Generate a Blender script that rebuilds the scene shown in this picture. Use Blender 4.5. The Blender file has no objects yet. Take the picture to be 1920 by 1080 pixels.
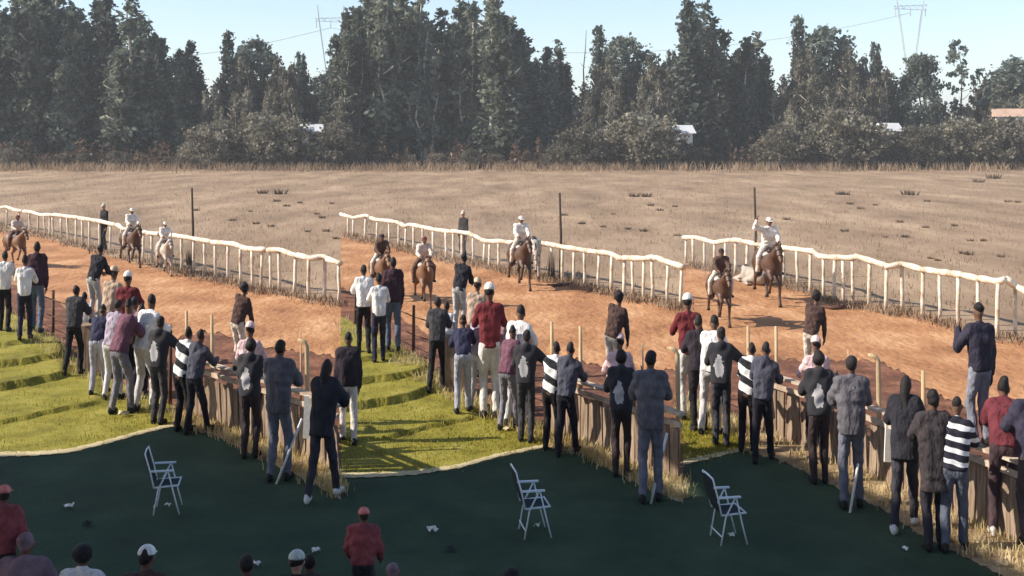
import bpy, bmesh, math, random
import numpy as np
from mathutils import Vector, Matrix
R = math.radians
SC = bpy.context.scene
COL = SC.collection
random.seed(7); rng = np.random.default_rng(7)

# ------------------------------------------------------------------ camera, sky, sun, exposure
H, F, YH = 4.6, 2200.0, 245.0          # eye height (m), focal length and horizon in 1920 px units
cam_d = bpy.data.cameras.new('camera'); cam = bpy.data.objects.new('camera', cam_d); COL.objects.link(cam)
cam.location = (0, 0, H); cam.rotation_euler = (R(90), 0, 0)
cam_d.sensor_width = 36; cam_d.lens = 36 * F / 1920; cam_d.shift_y = -(540 - YH) / 1920
cam_d.clip_start = 0.1; cam_d.clip_end = 5000
SC.camera = cam
SUN_EL = R(36); SUN_AZ = Vector((-0.96, -0.12)).normalized()      # horizontal direction towards the sun
sun_vec = Vector((SUN_AZ.x * math.cos(SUN_EL), SUN_AZ.y * math.cos(SUN_EL), math.sin(SUN_EL)))
W = bpy.data.worlds.new('World'); SC.world = W; W.use_nodes = True
nt = W.node_tree; nt.nodes.clear()
sky = nt.nodes.new('ShaderNodeTexSky'); sky.sky_type = 'NISHITA'; sky.sun_disc = False
sky.sun_elevation = SUN_EL; sky.sun_rotation = math.atan2(SUN_AZ.x, SUN_AZ.y)
sky.altitude = 1500; sky.air_density = 1.0; sky.dust_density = 2.2; sky.ozone_density = 1.0
bg = nt.nodes.new('ShaderNodeBackground'); bg.inputs['Strength'].default_value = 0.13
wo = nt.nodes.new('ShaderNodeOutputWorld')
nt.links.new(sky.outputs[0], bg.inputs[0]); nt.links.new(bg.outputs[0], wo.inputs[0])
sl = bpy.data.lights.new('sun', 'SUN'); sl.energy = 4.8; sl.angle = R(0.55); sl.color = (1.0, 0.93, 0.82)
so = bpy.data.objects.new('sun', sl); COL.objects.link(so); so.rotation_euler = sun_vec.to_track_quat('Z', 'Y').to_euler()
SC.view_settings.view_transform = 'Standard'; SC.view_settings.look = 'None'
SC.view_settings.exposure = 0.70; SC.view_settings.gamma = 1.0; SC.view_settings.use_curve_mapping = False

# ------------------------------------------------------------------ helpers: projection, objects, materials
def G(px, py, z=0.0):                      # a point on the level z seen at that place of the photograph
    d = (H - z) * F / (py - YH)
    return Vector(((px - 960) / F * d, d, z))
def D(px, py, d):                          # a point at distance d
    return Vector(((px - 960) / F * d, d, H - (py - YH) * d / F))
def lerp_curve(pts, x):
    xs = [p[0] for p in pts]; ys = [p[1] for p in pts]
    return float(np.interp(x, xs, ys))
def tag(o, label=None, cat=None, group=None, kind=None):
    if label: o['label'] = label
    if cat: o['category'] = cat
    if group: o['group'] = group
    if kind: o['kind'] = kind
    return o
def link(name, me, parent=None, m=None):
    o = bpy.data.objects.new(name, me); COL.objects.link(o)
    if parent: o.parent = parent
    if m is not None and me is not None:
        me.materials.clear(); me.materials.append(m)
    return o
def empty(name, loc=(0, 0, 0), rz=0):
    o = bpy.data.objects.new(name, None); COL.objects.link(o); o.location = loc; o.rotation_euler = (0, 0, rz)
    o.empty_display_size = 0.2
    return o
def copy_tree(o, parent=None):
    c = o.copy(); COL.objects.link(c)
    if parent: c.parent = parent
    for ch in o.children: copy_tree(ch, c)
    return c
def mesh(name, v, f, smooth=False):
    me = bpy.data.meshes.new(name); me.from_pydata([tuple(p) for p in v], [], [tuple(q) for q in f]); me.update()
    if smooth: me.polygons.foreach_set('use_smooth', [True] * len(me.polygons))
    return me
class MB:                                   # collects simple shapes into one mesh
    def __init__(s): s.v = []; s.f = []
    def add(s, v, f):
        o = len(s.v); s.v += [tuple(p) for p in v]; s.f += [tuple(i + o for i in q) for q in f]; return s
    def box(s, c, size, rot=None):
        a, b, d = [x / 2 for x in size]
        v = [Vector((x * a, y * b, z * d)) for x in (-1, 1) for y in (-1, 1) for z in (-1, 1)]
        if rot is not None: v = [rot @ p for p in v]
        v = [p + Vector(c) for p in v]
        return s.add(v, [(0, 1, 3, 2), (4, 6, 7, 5), (0, 4, 5, 1), (2, 3, 7, 6), (0, 2, 6, 4), (1, 5, 7, 3)])
    def tube(s, pts, rad, n=8, caps=True, flat=1.0):
        pts = [Vector(p) for p in pts]
        rad = [rad] * len(pts) if not hasattr(rad, '__len__') else rad
        rings = []; o = len(s.v); prev = None
        for i, p in enumerate(pts):
            t = (pts[min(i + 1, len(pts) - 1)] - pts[max(i - 1, 0)]).normalized()
            if prev is None:
                a = t.cross(Vector((0, 0, 1)) if abs(t.z) < 0.9 else Vector((1, 0, 0))).normalized()
            else:
                a = (prev - t * prev.dot(t)).normalized()
            prev = a; b = t.cross(a)
            for k in range(n):
                an = 2 * math.pi * k / n
                s.v.append(tuple(p + (a * math.cos(an) + b * math.sin(an) * flat) * rad[i]))
        for i in range(len(pts) - 1):
            for k in range(n):
                s.f.append((o + i * n + k, o + i * n + (k + 1) % n, o + (i + 1) * n + (k + 1) % n, o + (i + 1) * n + k))
        if caps:
            s.f.append(tuple(o + k for k in range(n))[::-1]); s.f.append(tuple(o + (len(pts) - 1) * n + k for k in range(n)))
        return s
    def ball(s, c, r, nu=10, nv=6, sc=(1, 1, 1), top=False):
        o = len(s.v)
        for j in range(nv + 1):
            th = math.pi * j / nv * (0.5 if top else 1)
            for i in range(nu):
                ph = 2 * math.pi * i / nu
                s.v.append((c[0] + r * sc[0] * math.sin(th) * math.cos(ph), c[1] + r * sc[1] * math.sin(th) * math.sin(ph), c[2] + r * sc[2] * math.cos(th)))
        for j in range(nv):
            for i in range(nu):
                s.f.append((o + j * nu + i, o + (j + 1) * nu + i, o + (j + 1) * nu + (i + 1) % nu, o + j * nu + (i + 1) % nu))
        return s
    def build(s, name, m, parent=None, smooth=False):
        return link(name, mesh(name, s.v, s.f, smooth), parent, m)

def mat(name, cols, scale=4.0, rough=0.85, bump=0.0, bscale=None, stretch=None, detail=6, spec=0.25, pos=True, dist=0.02, contrast=(0.35, 0.65)):
    """noise-mixed colour: cols = list of rgb stops"""
    m = bpy.data.materials.new(name); m.use_nodes = True; n = m.node_tree.nodes; l = m.node_tree.links
    b = n['Principled BSDF']; b.inputs['Roughness'].default_value = rough; b.inputs['Specular IOR Level'].default_value = spec
    if pos:
        g = n.new('ShaderNodeNewGeometry'); src = g.outputs['Position']
    else:
        g = n.new('ShaderNodeTexCoord'); src = g.outputs['Object']
    if stretch:
        mp = n.new('ShaderNodeMapping'); mp.inputs['Scale'].default_value = stretch; l.new(src, mp.inputs[0]); src = mp.outputs[0]
    t = n.new('ShaderNodeTexNoise'); t.inputs['Scale'].default_value = scale; t.inputs['Detail'].default_value = detail; t.inputs['Roughness'].default_value = 0.62
    l.new(src, t.inputs['Vector'])
    r = n.new('ShaderNodeValToRGB'); e = r.color_ramp.elements
    while len(e) < len(cols): e.new(0.5)
    for i, c in enumerate(cols):
        e[i].position = contrast[0] + (contrast[1] - contrast[0]) * i / max(1, len(cols) - 1); e[i].color = (*c, 1)
    l.new(t.outputs['Fac'], r.inputs[0]); l.new(r.outputs[0], b.inputs['Base Color'])
    if bump:
        t2 = n.new('ShaderNodeTexNoise'); t2.inputs['Scale'].default_value = bscale or scale * 6; t2.inputs['Detail'].default_value = 5
        l.new(src, t2.inputs['Vector'])
        bp = n.new('ShaderNodeBump'); bp.inputs['Strength'].default_value = bump; bp.inputs['Distance'].default_value = dist
        l.new(t2.outputs['Fac'], bp.inputs['Height']); l.new(bp.outputs[0], b.inputs['Normal'])
    return m
def leafy(m, f=0.35):
    n = m.node_tree.nodes; l = m.node_tree.links; b = n['Principled BSDF']; out = n['Material Output']
    t = n.new('ShaderNodeBsdfTranslucent'); mx = n.new('ShaderNodeMixShader'); mx.inputs[0].default_value = f
    src = b.inputs['Base Color'].links[0].from_socket
    oi = n.new('ShaderNodeObjectInfo'); hs = n.new('ShaderNodeHueSaturation'); mr = n.new('ShaderNodeMapRange'); mr.inputs[3].default_value = 0.72; mr.inputs[4].default_value = 1.35
    l.new(oi.outputs['Random'], mr.inputs[0]); l.new(mr.outputs[0], hs.inputs['Value']); l.new(src, hs.inputs['Color'])
    l.new(hs.outputs[0], b.inputs['Base Color']); l.new(hs.outputs[0], t.inputs['Color'])
    l.new(b.outputs[0], mx.inputs[1]); l.new(t.outputs[0], mx.inputs[2]); l.new(mx.outputs[0], out.inputs[0])
def shade(c, k): return tuple(min(1, x * k) for x in c)
_cl = {}
def cloth(name, c, rough=0.9):
    key = (name, c)
    if key not in _cl:
        _cl[key] = mat(name, [shade(c, 0.72), c, shade(c, 1.2)], scale=7, rough=rough, bump=0.9, bscale=13, pos=False, dist=0.045, stretch=(1.0, 1.0, 0.7))
    return _cl[key]
def stripes(name, c1, c2, period, duty=0.5, tilt=(0, 0, 1), wob=0.02):
    m = bpy.data.materials.new(name); m.use_nodes = True; n = m.node_tree.nodes; l = m.node_tree.links
    b = n['Principled BSDF']; b.inputs['Roughness'].default_value = 0.9; b.inputs['Specular IOR Level'].default_value = 0.2
    g = n.new('ShaderNodeTexCoord'); t = n.new('ShaderNodeTexNoise'); t.inputs['Scale'].default_value = 5
    l.new(g.outputs['Object'], t.inputs['Vector'])
    dt = n.new('ShaderNodeVectorMath'); dt.operation = 'DOT_PRODUCT'; dt.inputs[1].default_value = tilt; l.new(g.outputs['Object'], dt.inputs[0])
    a = n.new('ShaderNodeMath'); a.operation = 'MULTIPLY_ADD'; l.new(t.outputs['Fac'], a.inputs[0]); a.inputs[1].default_value = wob * 2; l.new(dt.outputs['Value'], a.inputs[2])
    q = n.new('ShaderNodeMath'); q.operation = 'DIVIDE'; l.new(a.outputs[0], q.inputs[0]); q.inputs[1].default_value = period
    fr = n.new('ShaderNodeMath'); fr.operation = 'FRACT'; l.new(q.outputs[0], fr.inputs[0])
    gt = n.new('ShaderNodeMath'); gt.operation = 'GREATER_THAN'; l.new(fr.outputs[0], gt.inputs[0]); gt.inputs[1].default_value = duty
    mx = n.new('ShaderNodeMix'); mx.data_type = 'RGBA'; l.new(gt.outputs[0], mx.inputs['Factor'])
    mx.inputs[6].default_value = (*c1, 1); mx.inputs[7].default_value = (*c2, 1)
    l.new(mx.outputs[2], b.inputs['Base Color'])
    return m

BAYS = [(-300, 639), (639, 1281), (1281, 2260)]       # three stretches of the course standing side by side
THIRD = ['left third', 'middle third', 'right third']

# ------------------------------------------------------------------ materials
M = {}
M['field'] = mat('dry_field', [(0.165, 0.107, 0.064), (0.285, 0.192, 0.120), (0.43, 0.30, 0.19)], scale=0.30, rough=0.95, bump=0.6, bscale=3.0, detail=12, dist=0.08, stretch=(1.0, 0.30, 1.0), contrast=(0.28, 0.72))
M['track'] = mat('red_dirt', [(0.25, 0.108, 0.045), (0.39, 0.185, 0.080), (0.54, 0.30, 0.15)], scale=0.8, rough=0.95, bump=0.9, bscale=6, stretch=(1.0, 0.6, 1), detail=12, dist=0.07, contrast=(0.3, 0.7))
M['soil'] = mat('dark_soil', [(0.10, 0.040, 0.022), (0.16, 0.066, 0.036), (0.26, 0.115, 0.062)], scale=1.6, rough=0.95, bump=0.8, bscale=9, detail=9, dist=0.06)
M['lawn'] = mat('lawn_turf', [(0.15, 0.132, 0.018), (0.23, 0.20, 0.026), (0.30, 0.255, 0.05)], scale=1.6, rough=0.9, bump=0.6, bscale=40, detail=10, dist=0.03)
M['bank'] = mat('dry_bank', [(0.20, 0.13, 0.075), (0.33, 0.23, 0.13), (0.42, 0.31, 0.18)], scale=2.4, rough=0.95, bump=0.7, bscale=20, detail=9, dist=0.05)
M['yard'] = mat('shade_dark_turf', [(0.017, 0.034, 0.017), (0.029, 0.054, 0.026), (0.047, 0.076, 0.040)], scale=1.1, rough=0.95, bump=0.7, bscale=30, detail=12, dist=0.02, contrast=(0.28, 0.72))  # green turf, its colour also darkened to carry the stand's shade
M['edge'] = mat('pale_edging', [(0.40, 0.32, 0.17), (0.55, 0.46, 0.27)], scale=5, rough=0.95, bump=0.4, bscale=30)
M['white_rail'] = mat('white_rail_paint', [(0.42, 0.31, 0.21), (0.70, 0.57, 0.43), (0.80, 0.70, 0.56)], scale=3.5, rough=0.6, bump=0.25, bscale=18)
M['pole'] = mat('dark_timber', [(0.04, 0.03, 0.024), (0.075, 0.055, 0.042)], scale=6, stretch=(6, 6, 0.6), bump=0.4)
M['post'] = mat('pale_timber', [(0.42, 0.28, 0.15), (0.62, 0.46, 0.28)], scale=5, stretch=(6, 6, 0.6), bump=0.4)
M['board'] = mat('weathered_board', [(0.15, 0.10, 0.065), (0.25, 0.175, 0.12), (0.36, 0.265, 0.19)], scale=4, stretch=(5, 5, 0.5), bump=0.5, bscale=20)
M['cap'] = mat('pale_cap_board', [(0.32, 0.23, 0.16), (0.56, 0.44, 0.33)], scale=5, bump=0.5)
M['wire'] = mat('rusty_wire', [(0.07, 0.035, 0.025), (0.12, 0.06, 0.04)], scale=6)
M['skin_dark'] = mat('skin_brown', [(0.13, 0.066, 0.043), (0.20, 0.105, 0.068)], scale=12, rough=0.6, pos=False)
M['skin_mid'] = mat('skin_tan', [(0.36, 0.19, 0.125), (0.45, 0.25, 0.17)], scale=12, rough=0.6, pos=False)
M['hair'] = mat('hair_black', [(0.010, 0.008, 0.008), (0.028, 0.020, 0.018)], scale=30, rough=0.6, bump=0.6, bscale=90, pos=False)
M['eye'] = mat('eye_dark', [(0.01, 0.008, 0.007), (0.02, 0.015, 0.012)], rough=0.2, pos=False)
M['bay_coat'] = mat('bay_horse_coat', [(0.055, 0.026, 0.014), (0.10, 0.048, 0.026)], scale=3, rough=0.5, pos=False, spec=0.4)
M['chest_coat'] = mat('chestnut_horse_coat', [(0.12, 0.055, 0.026), (0.19, 0.092, 0.045)], scale=3, rough=0.5, pos=False, spec=0.4)
M['grey_coat'] = mat('pale_horse_coat', [(0.30, 0.25, 0.20), (0.48, 0.41, 0.34)], scale=3, rough=0.6, pos=False)
M['leather'] = mat('saddle_leather', [(0.03, 0.016, 0.010), (0.055, 0.028, 0.016)], scale=8, rough=0.45, pos=False)
M['alu'] = mat('pale_chair_frame', [(0.62, 0.68, 0.72), (0.78, 0.82, 0.84)], scale=8, rough=0.45, pos=False)
M['sling'] = mat('dark_chair_sling', [(0.012, 0.016, 0.018), (0.025, 0.03, 0.032)], scale=20, rough=0.8, pos=False)
M['paper'] = mat('white_litter', [(0.66, 0.64, 0.58), (0.82, 0.80, 0.75)], scale=20, rough=0.8, pos=False)
M['steel'] = mat('haze_pale_steel', [(0.36, 0.40, 0.43), (0.44, 0.48, 0.5)], scale=1, rough=0.7)  # grey-blue paled so the colour itself carries distance haze
M['concrete'] = mat('unseen_stand_concrete', [(0.22, 0.21, 0.20), (0.32, 0.31, 0.29)], scale=1, rough=0.9, bump=0.3)
M['house'] = mat('pale_render_wall', [(0.70, 0.67, 0.62), (0.82, 0.80, 0.76)], scale=0.7, rough=0.9)
M['roof'] = mat('roof_sheet', [(0.40, 0.26, 0.19), (0.52, 0.36, 0.27)], scale=1.2, rough=0.8)
M['glass'] = mat('dark_window_glass', [(0.02, 0.025, 0.03), (0.04, 0.045, 0.05)], scale=1, rough=0.15)
M['dgrass'] = mat('dry_grass_blades', [(0.25, 0.17, 0.105), (0.38, 0.27, 0.175), (0.50, 0.37, 0.25)], scale=0.6, rough=0.9)
M['bgrass'] = mat('bank_grass_blades', [(0.33, 0.25, 0.11), (0.48, 0.38, 0.19), (0.58, 0.48, 0.28)], scale=2.0, rough=0.9)
M['ggrass'] = mat('lawn_grass_blades', [(0.17, 0.15, 0.02), (0.27, 0.23, 0.03), (0.40, 0.34, 0.08)], scale=2.0, rough=0.9)
M['tuss'] = mat('dark_tussock_blades', [(0.085, 0.062, 0.042), (0.14, 0.10, 0.068)], scale=2, rough=0.9)
M['verge'] = mat('verge_grass_blades', [(0.20, 0.125, 0.075), (0.32, 0.21, 0.13)], scale=1.2, rough=0.9)
M['under'] = mat('undergrowth_leaves', [(0.060, 0.038, 0.028), (0.105, 0.066, 0.046), (0.15, 0.10, 0.07)], scale=0.35, rough=0.9)
M['leaf_dark'] = mat('pine_foliage', [(0.050, 0.062, 0.044), (0.125, 0.142, 0.104), (0.26, 0.275, 0.21)], scale=0.40, rough=0.75)
M['leaf_olive'] = mat('olive_foliage', [(0.085, 0.076, 0.054), (0.17, 0.152, 0.112), (0.26, 0.238, 0.185)], scale=0.40, rough=0.8)
M['leaf_blue'] = mat('blue_green_foliage', [(0.055, 0.070, 0.056), (0.105, 0.125, 0.102), (0.17, 0.19, 0.16)], scale=0.45, rough=0.75)
M['bark_pale'] = mat('pale_bark', [(0.34, 0.30, 0.25), (0.52, 0.47, 0.40)], scale=3, stretch=(1, 1, 0.3), rough=0.9)
M['bark_dark'] = mat('dark_bark', [(0.06, 0.045, 0.038), (0.11, 0.085, 0.07)], scale=3, rough=0.9)

for k_ in ('leaf_dark', 'leaf_olive', 'leaf_blue', 'under', 'dgrass', 'bgrass', 'ggrass'): leafy(M[k_])

# ------------------------------------------------------------------ ground curves (one set per stretch), in 1920 px units at ground level
shade_edge = [  # where the roof's shadow ends and the dark turf begins
    [(-300, 872), (-40, 857), (0, 856), (60, 855), (130, 849), (200, 832), (260, 815), (325, 799), (400, 815), (470, 850), (560, 893), (640, 936)],
    [(639, 896), (700, 895), (780, 890), (860, 878), (930, 858), (1025, 838), (1090, 850), (1150, 885), (1220, 918), (1282, 945)],
    [(1281, 872), (1330, 860), (1392, 845), (1460, 862), (1530, 895), (1600, 930), (1665, 960), (1720, 1000), (1800, 1040), (1870, 1075), (1960, 1120), (2260, 1290)]]
fence_line = [  # foot of the spectators' fence
    [(-300, 512), (-40, 596), (0, 612), (90, 655), (160, 690), (240, 730), (330, 768), (400, 790), (450, 810), (560, 852), (640, 888)],
    [(639, 628), (690, 655), (770, 695), (850, 730), (930, 768), (1020, 804), (1080, 826), (1140, 850), (1282, 908)],
    [(1281, 745), (1320, 765), (1400, 797), (1480, 826), (1540, 850), (1640, 893), (1750, 944), (1850, 990), (1960, 1040), (2260, 1180)]]
rail_top = [
    [(-300, 350), (-40, 380), (0, 384), (12, 381), (30, 388), (65, 392), (75, 397), (90, 396), (150, 403), (190, 409), (222, 417), (232, 425), (258, 430), (300, 433), (330, 437), (400, 449), (440, 452), (462, 461), (500, 463), (525, 462), (552, 472), (582, 480), (608, 477), (639, 487)],
    [(639, 397), (662, 404), (690, 399), (700, 405), (745, 410), (760, 419), (768, 415), (812, 424), (880, 433), (893, 439), (908, 447), (940, 447), (975, 452), (1003, 447), (1052, 457), (1097, 464), (1146, 470), (1160, 478), (1207, 480), (1230, 476), (1252, 485), (1281, 494)],
    [(1281, 440), (1305, 440), (1340, 450), (1362, 445), (1382, 444), (1430, 455), (1470, 460), (1500, 463), (1524, 466), (1534, 474), (1583, 477), (1605, 476), (1630, 484), (1662, 494), (1692, 489), (1730, 500), (1762, 505), (1800, 508), (1835, 517), (1872, 524), (1883, 517), (1904, 533), (1960, 556), (2260, 622)]]
rail_bot = [
    [(-300, 386), (-40, 420), (12, 428), (71, 436), (129, 452), (169, 464), (206, 474), (286, 493), (340, 508), (404, 520), (428, 525), (474, 540), (524, 545), (552, 550), (580, 559), (608, 559), (639, 568)],
    [(639, 438), (684, 446), (730, 455), (776, 467), (837, 484), (887, 490), (935, 502), (1011, 517), (1076, 530), (1122, 543), (1170, 553), (1223, 562), (1252, 568), (1281, 575)],
    [(1281, 491), (1300, 495), (1379, 513), (1470, 530), (1519, 545), (1564, 565), (1600, 570), (1630, 575), (1661, 583), (1692, 583), (1730, 592), (1762, 600), (1798, 611), (1835, 620), (1869, 633), (1904, 632), (1960, 650), (2260, 745)]]
rail_posts = [
    list(range(-290, -30, 20)) + [-20, 12, 36, 55, 71, 84, 92, 99, 114, 129, 143, 156, 169, 187, 206, 228, 247, 268, 286, 303, 321, 340, 363, 384, 404, 428, 450, 474, 490, 507, 524, 552, 580, 608, 635],
    [653, 662, 684, 707, 730, 748, 761, 776, 793, 812, 837, 850, 867, 887, 908, 918, 935, 958, 985, 1011, 1033, 1055, 1076, 1097, 1122, 1146, 1170, 1187, 1207, 1223, 1252, 1276],
    [1286, 1300, 1320, 1340, 1360, 1379, 1400, 1424, 1447, 1470, 1495, 1519, 1545, 1564, 1582, 1600, 1630, 1661, 1692, 1730, 1762, 1798, 1835, 1869, 1904, 1940] + list(range(1980, 2260, 40))]
terraces = [[([(-40, 803), (0, 796), (95, 777), (190, 757)], 205), ([(-40, 745), (0, 739), (95, 722), (130, 712)], 140), ([(-40, 712), (25, 704), (91, 693), (125, 686)], 135), ([(-40, 684), (0, 679), (66, 667)], 90)],
            [([(639, 834), (659, 832), (734, 822), (829, 800), (892, 785)], 905), ([(639, 781), (668, 777), (766, 758), (815, 742)], 830), ([(639, 748), (703, 737), (775, 725), (806, 714)], 820), ([(639, 714), (671, 709), (738, 698)], 765)], []]
STEP = [0.06, 0.12, 0.105, 0.085]
def sstep(t): t = min(1.0, max(0.0, t)); return t * t * (3 - 2 * t)
def hz(bay, px, py):                        # terraced lawn height at the ground point seen at px, py
    z = 0.0
    for (ln, xe), h in zip(terraces[bay], STEP):
        z += h * sstep((lerp_curve(ln, px) - py) / 1.3 + 0.8 * math.sin(px * 0.045) + 0.5 * math.sin(px * 0.13 + 1)) * sstep((xe - px) / 30.0)
    return z
def ground(bay, px, py):                    # foot point standing on the lawn/bank, terraces counted
    z = 0.0
    for _ in range(12):
        p = G(px, py, z)
        py0 = YH + H * F / p.y
        z = 0.5 * z + 0.5 * hz(bay, px, py0)
    return G(px, py, z)
def wob(x, amp=1.0): return amp * (math.sin(x * 0.11) + 0.6 * math.sin(x * 0.27 + 1.3) + 0.5 * math.sin(x * 0.61 + 0.4)) / 2.0

def sheet(name, m, cols, rows, z=0.0, zf=None, kind='structure'):
    """ground sheet: cols = list of (px, near_py, far_py)"""
    v = []; f = []
    for px, yn, yf in cols:
        for j in range(rows + 1):
            t = j / rows; py = yn + (yf - yn) * t
            p = G(px, py, 0.0); zz = z + (zf(px, py) if zf else 0)
            v.append((p.x, p.y, zz))
    n = rows + 1
    for i in range(len(cols) - 1):
        for j in range(rows): f.append((i * n + j, (i + 1) * n + j, (i + 1) * n + j + 1, i * n + j + 1))
    o = link(name, mesh(name, v, f, True), None, m)
    return tag(o, kind=kind)
def xs(a, b, st): 
    n = max(1, int(round((b - a) / st))); return [a + (b - a) * i / n for i in range(n + 1)]

# base field out to the horizon, gently uneven
fv = []; ff = []
dists = [-40, 0, 4, 8, 11] + [12 + 1.6 * i for i in range(90)] + [165, 200, 300, 500, 900, 1800]
lat = [i / 40.0 for i in range(-40, 41)]
for d in dists:
    for a in lat:
        w = max(60.0, d * 0.9)
        fv.append((a * w, d, -0.012))
n = len(lat)
for i in range(len(dists) - 1):
    for j in range(n - 1): ff.append((i * n + j, i * n + j + 1, (i + 1) * n + j + 1, (i + 1) * n + j))
tag(link('field', mesh('field', fv, ff, True), None, M['field']), kind='structure')

corner_x = [325, 1025, 1392]
for b, (xa, xb) in enumerate(BAYS):
    # red dirt track: from the rail verge down to the soil strip by the spectators' fence
    near = lambda x: lerp_curve(fence_line[b], x) - 4
    far = lambda x: lerp_curve(rail_bot[b], x) + 7 + wob(x + 90 * b, 2.5)
    soilw = lambda x: float(np.interp(x, [corner_x[b] - 330, corner_x[b] - 60, corner_x[b] + 60, corner_x[b] + 260, corner_x[b] + 560], [78, 95, 150, 205, 225])) + 10 * math.sin((x - xa) * 0.02 + 0.5) + wob(x * 1.7, 5)
    sheet('track', M['track'], [(x, near(x) - soilw(x), far(x)) for x in xs(xa, xb, 6)], 14, 0.0)
    sheet('soil_strip', M['soil'], [(x, near(x), near(x) - soilw(x)) for x in xs(xa, xb, 4)], 8, 0.0)
    # lawn up to the corner, dry grass bank to the right of it
    cx = corner_x[b]
    rows = 150 if terraces[b] else 20
    sheet('lawn', M['lawn'], [(x, lerp_curve(shade_edge[b], x), near(x)) for x in xs(xa, cx, 3)], rows, 0.004, (lambda px, py, b=b: hz(b, px, py)))
    sheet('dry_bank', M['bank'], [(x, lerp_curve(shade_edge[b], x) + wob(x * 2, 3), near(x)) for x in xs(cx, xb, 4)], 12, 0.004)
    # pale edging along the lawn's near side
    tag(sheet('edging_strip', M['edge'], [(x, lerp_curve(shade_edge[b], x) + 1 + wob(x * 2, 1.2), lerp_curve(shade_edge[b], x) - (8.5 - 3.5 * max(0, x - max(xa, -40)) / (cx - max(xa, -40))) + wob(x * 3, 1.0)) for x in xs(xa, cx, 3)], 2, 0.010))
    # shaded dark turf in front of the stand
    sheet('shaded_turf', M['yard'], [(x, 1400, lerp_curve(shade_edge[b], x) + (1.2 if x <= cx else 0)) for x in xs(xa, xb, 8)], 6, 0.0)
# turf nearer than the picture shows
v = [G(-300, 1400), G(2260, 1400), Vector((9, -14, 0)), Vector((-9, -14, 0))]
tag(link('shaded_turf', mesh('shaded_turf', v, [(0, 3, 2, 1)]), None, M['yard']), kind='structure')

# ------------------------------------------------------------------ the stand behind and above the camera, whose roof casts the shade
stand = empty('grandstand', (-9, -4, 0)); tag(stand, 'covered grandstand whose flat roof shades the near turf', 'grandstand')
RZ = 8.4
off = Vector((SUN_AZ.x, SUN_AZ.y)) * (RZ / math.tan(SUN_EL))
def rel(v): return (v[0] + 9, v[1] + 4, v[2])
for b, (xa, xb) in enumerate(BAYS):
    xsx = xs(xa, xb, 12)
    front = [G(x, lerp_curve(shade_edge[b], x) + wob(x * 1.3, 1.5)) for x in xsx]  # roof edge shaped so its shadow lands on the shade outline
    top = [Vector((p.x + off.x, p.y + off.y, RZ)) for p in front]
    back = [Vector(((x - 960) / F * 15.5 + off.x, -6 + off.y, RZ)) for x in xsx]
    nn = len(top); v = []; f = []
    for T, B in zip(top, back):
        v += [rel(T), rel(B), rel(T + Vector((0, 0, 0.22))), rel(B + Vector((0, 0, 0.22)))]
    for i in range(nn - 1):
        a = 4 * i; c = a + 4
        f += [(a, c, c + 1, a + 1), (a + 2, a + 3, c + 3, c + 2), (a, a + 2, c + 2, c), (a + 1, c + 1, c + 3, a + 3)]
    f += [(0, 1, 3, 2), (4 * nn - 4, 4 * nn - 2, 4 * nn - 1, 4 * nn - 3)]
    link('roof', mesh('roof', v, f), stand, M['concrete'])  # unseen roof, its outline made to cast the shade
for cxp in (-19.5, -13.5, -7.5):
    MB().tube([rel((cxp, -5.5, 0)), rel((cxp, -5.5, RZ))], 0.2, 10).build('column', M['concrete'], stand)
MB().box(rel((-5, -12.5, 4.2)), (34, 0.25, 8.4)).build('back_wall', M['concrete'], stand)
for k in range(7):
    MB().box(rel((-2, -2.6 - 0.9 * k, 0.25 + 0.25 * k)), (30, 0.9, 0.5 + 0.5 * k)).build('seating_step', M['concrete'], stand)

# ------------------------------------------------------------------ blades of grass, joined where nobody could count them
def blades(name, m, spots, hmin, hmax, wid, per=5, spread=0.12, lean=0.35):
    v = []; f = []
    for (x, y, z) in spots:
        for _ in range(per):
            bx = x + random.gauss(0, spread); by = y + random.gauss(0, spread); an = random.random() * math.pi
            hgt = random.uniform(hmin, hmax); w = wid * random.uniform(0.6, 1.2)
            lx = random.gauss(0, lean) * hgt; ly = random.gauss(0, lean) * hgt
            o = len(v); c, s = math.cos(an) * w, math.sin(an) * w
            v += [(bx - c, by - s, z - 0.02), (bx + c, by + s, z - 0.02), (bx + lx * 0.4 + c * 0.7, by + ly * 0.4 + s * 0.7, z + hgt * 0.6), (bx + lx * 0.4 - c * 0.7, by + ly * 0.4 - s * 0.7, z + hgt * 0.6), (bx + lx, by + ly, z + hgt)]
            f += [(o, o + 1, o + 2, o + 3), (o + 3, o + 2, o + 4)]
    o = link(name, mesh(name, v, f), None, m); tag(o, kind='stuff'); return o
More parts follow.
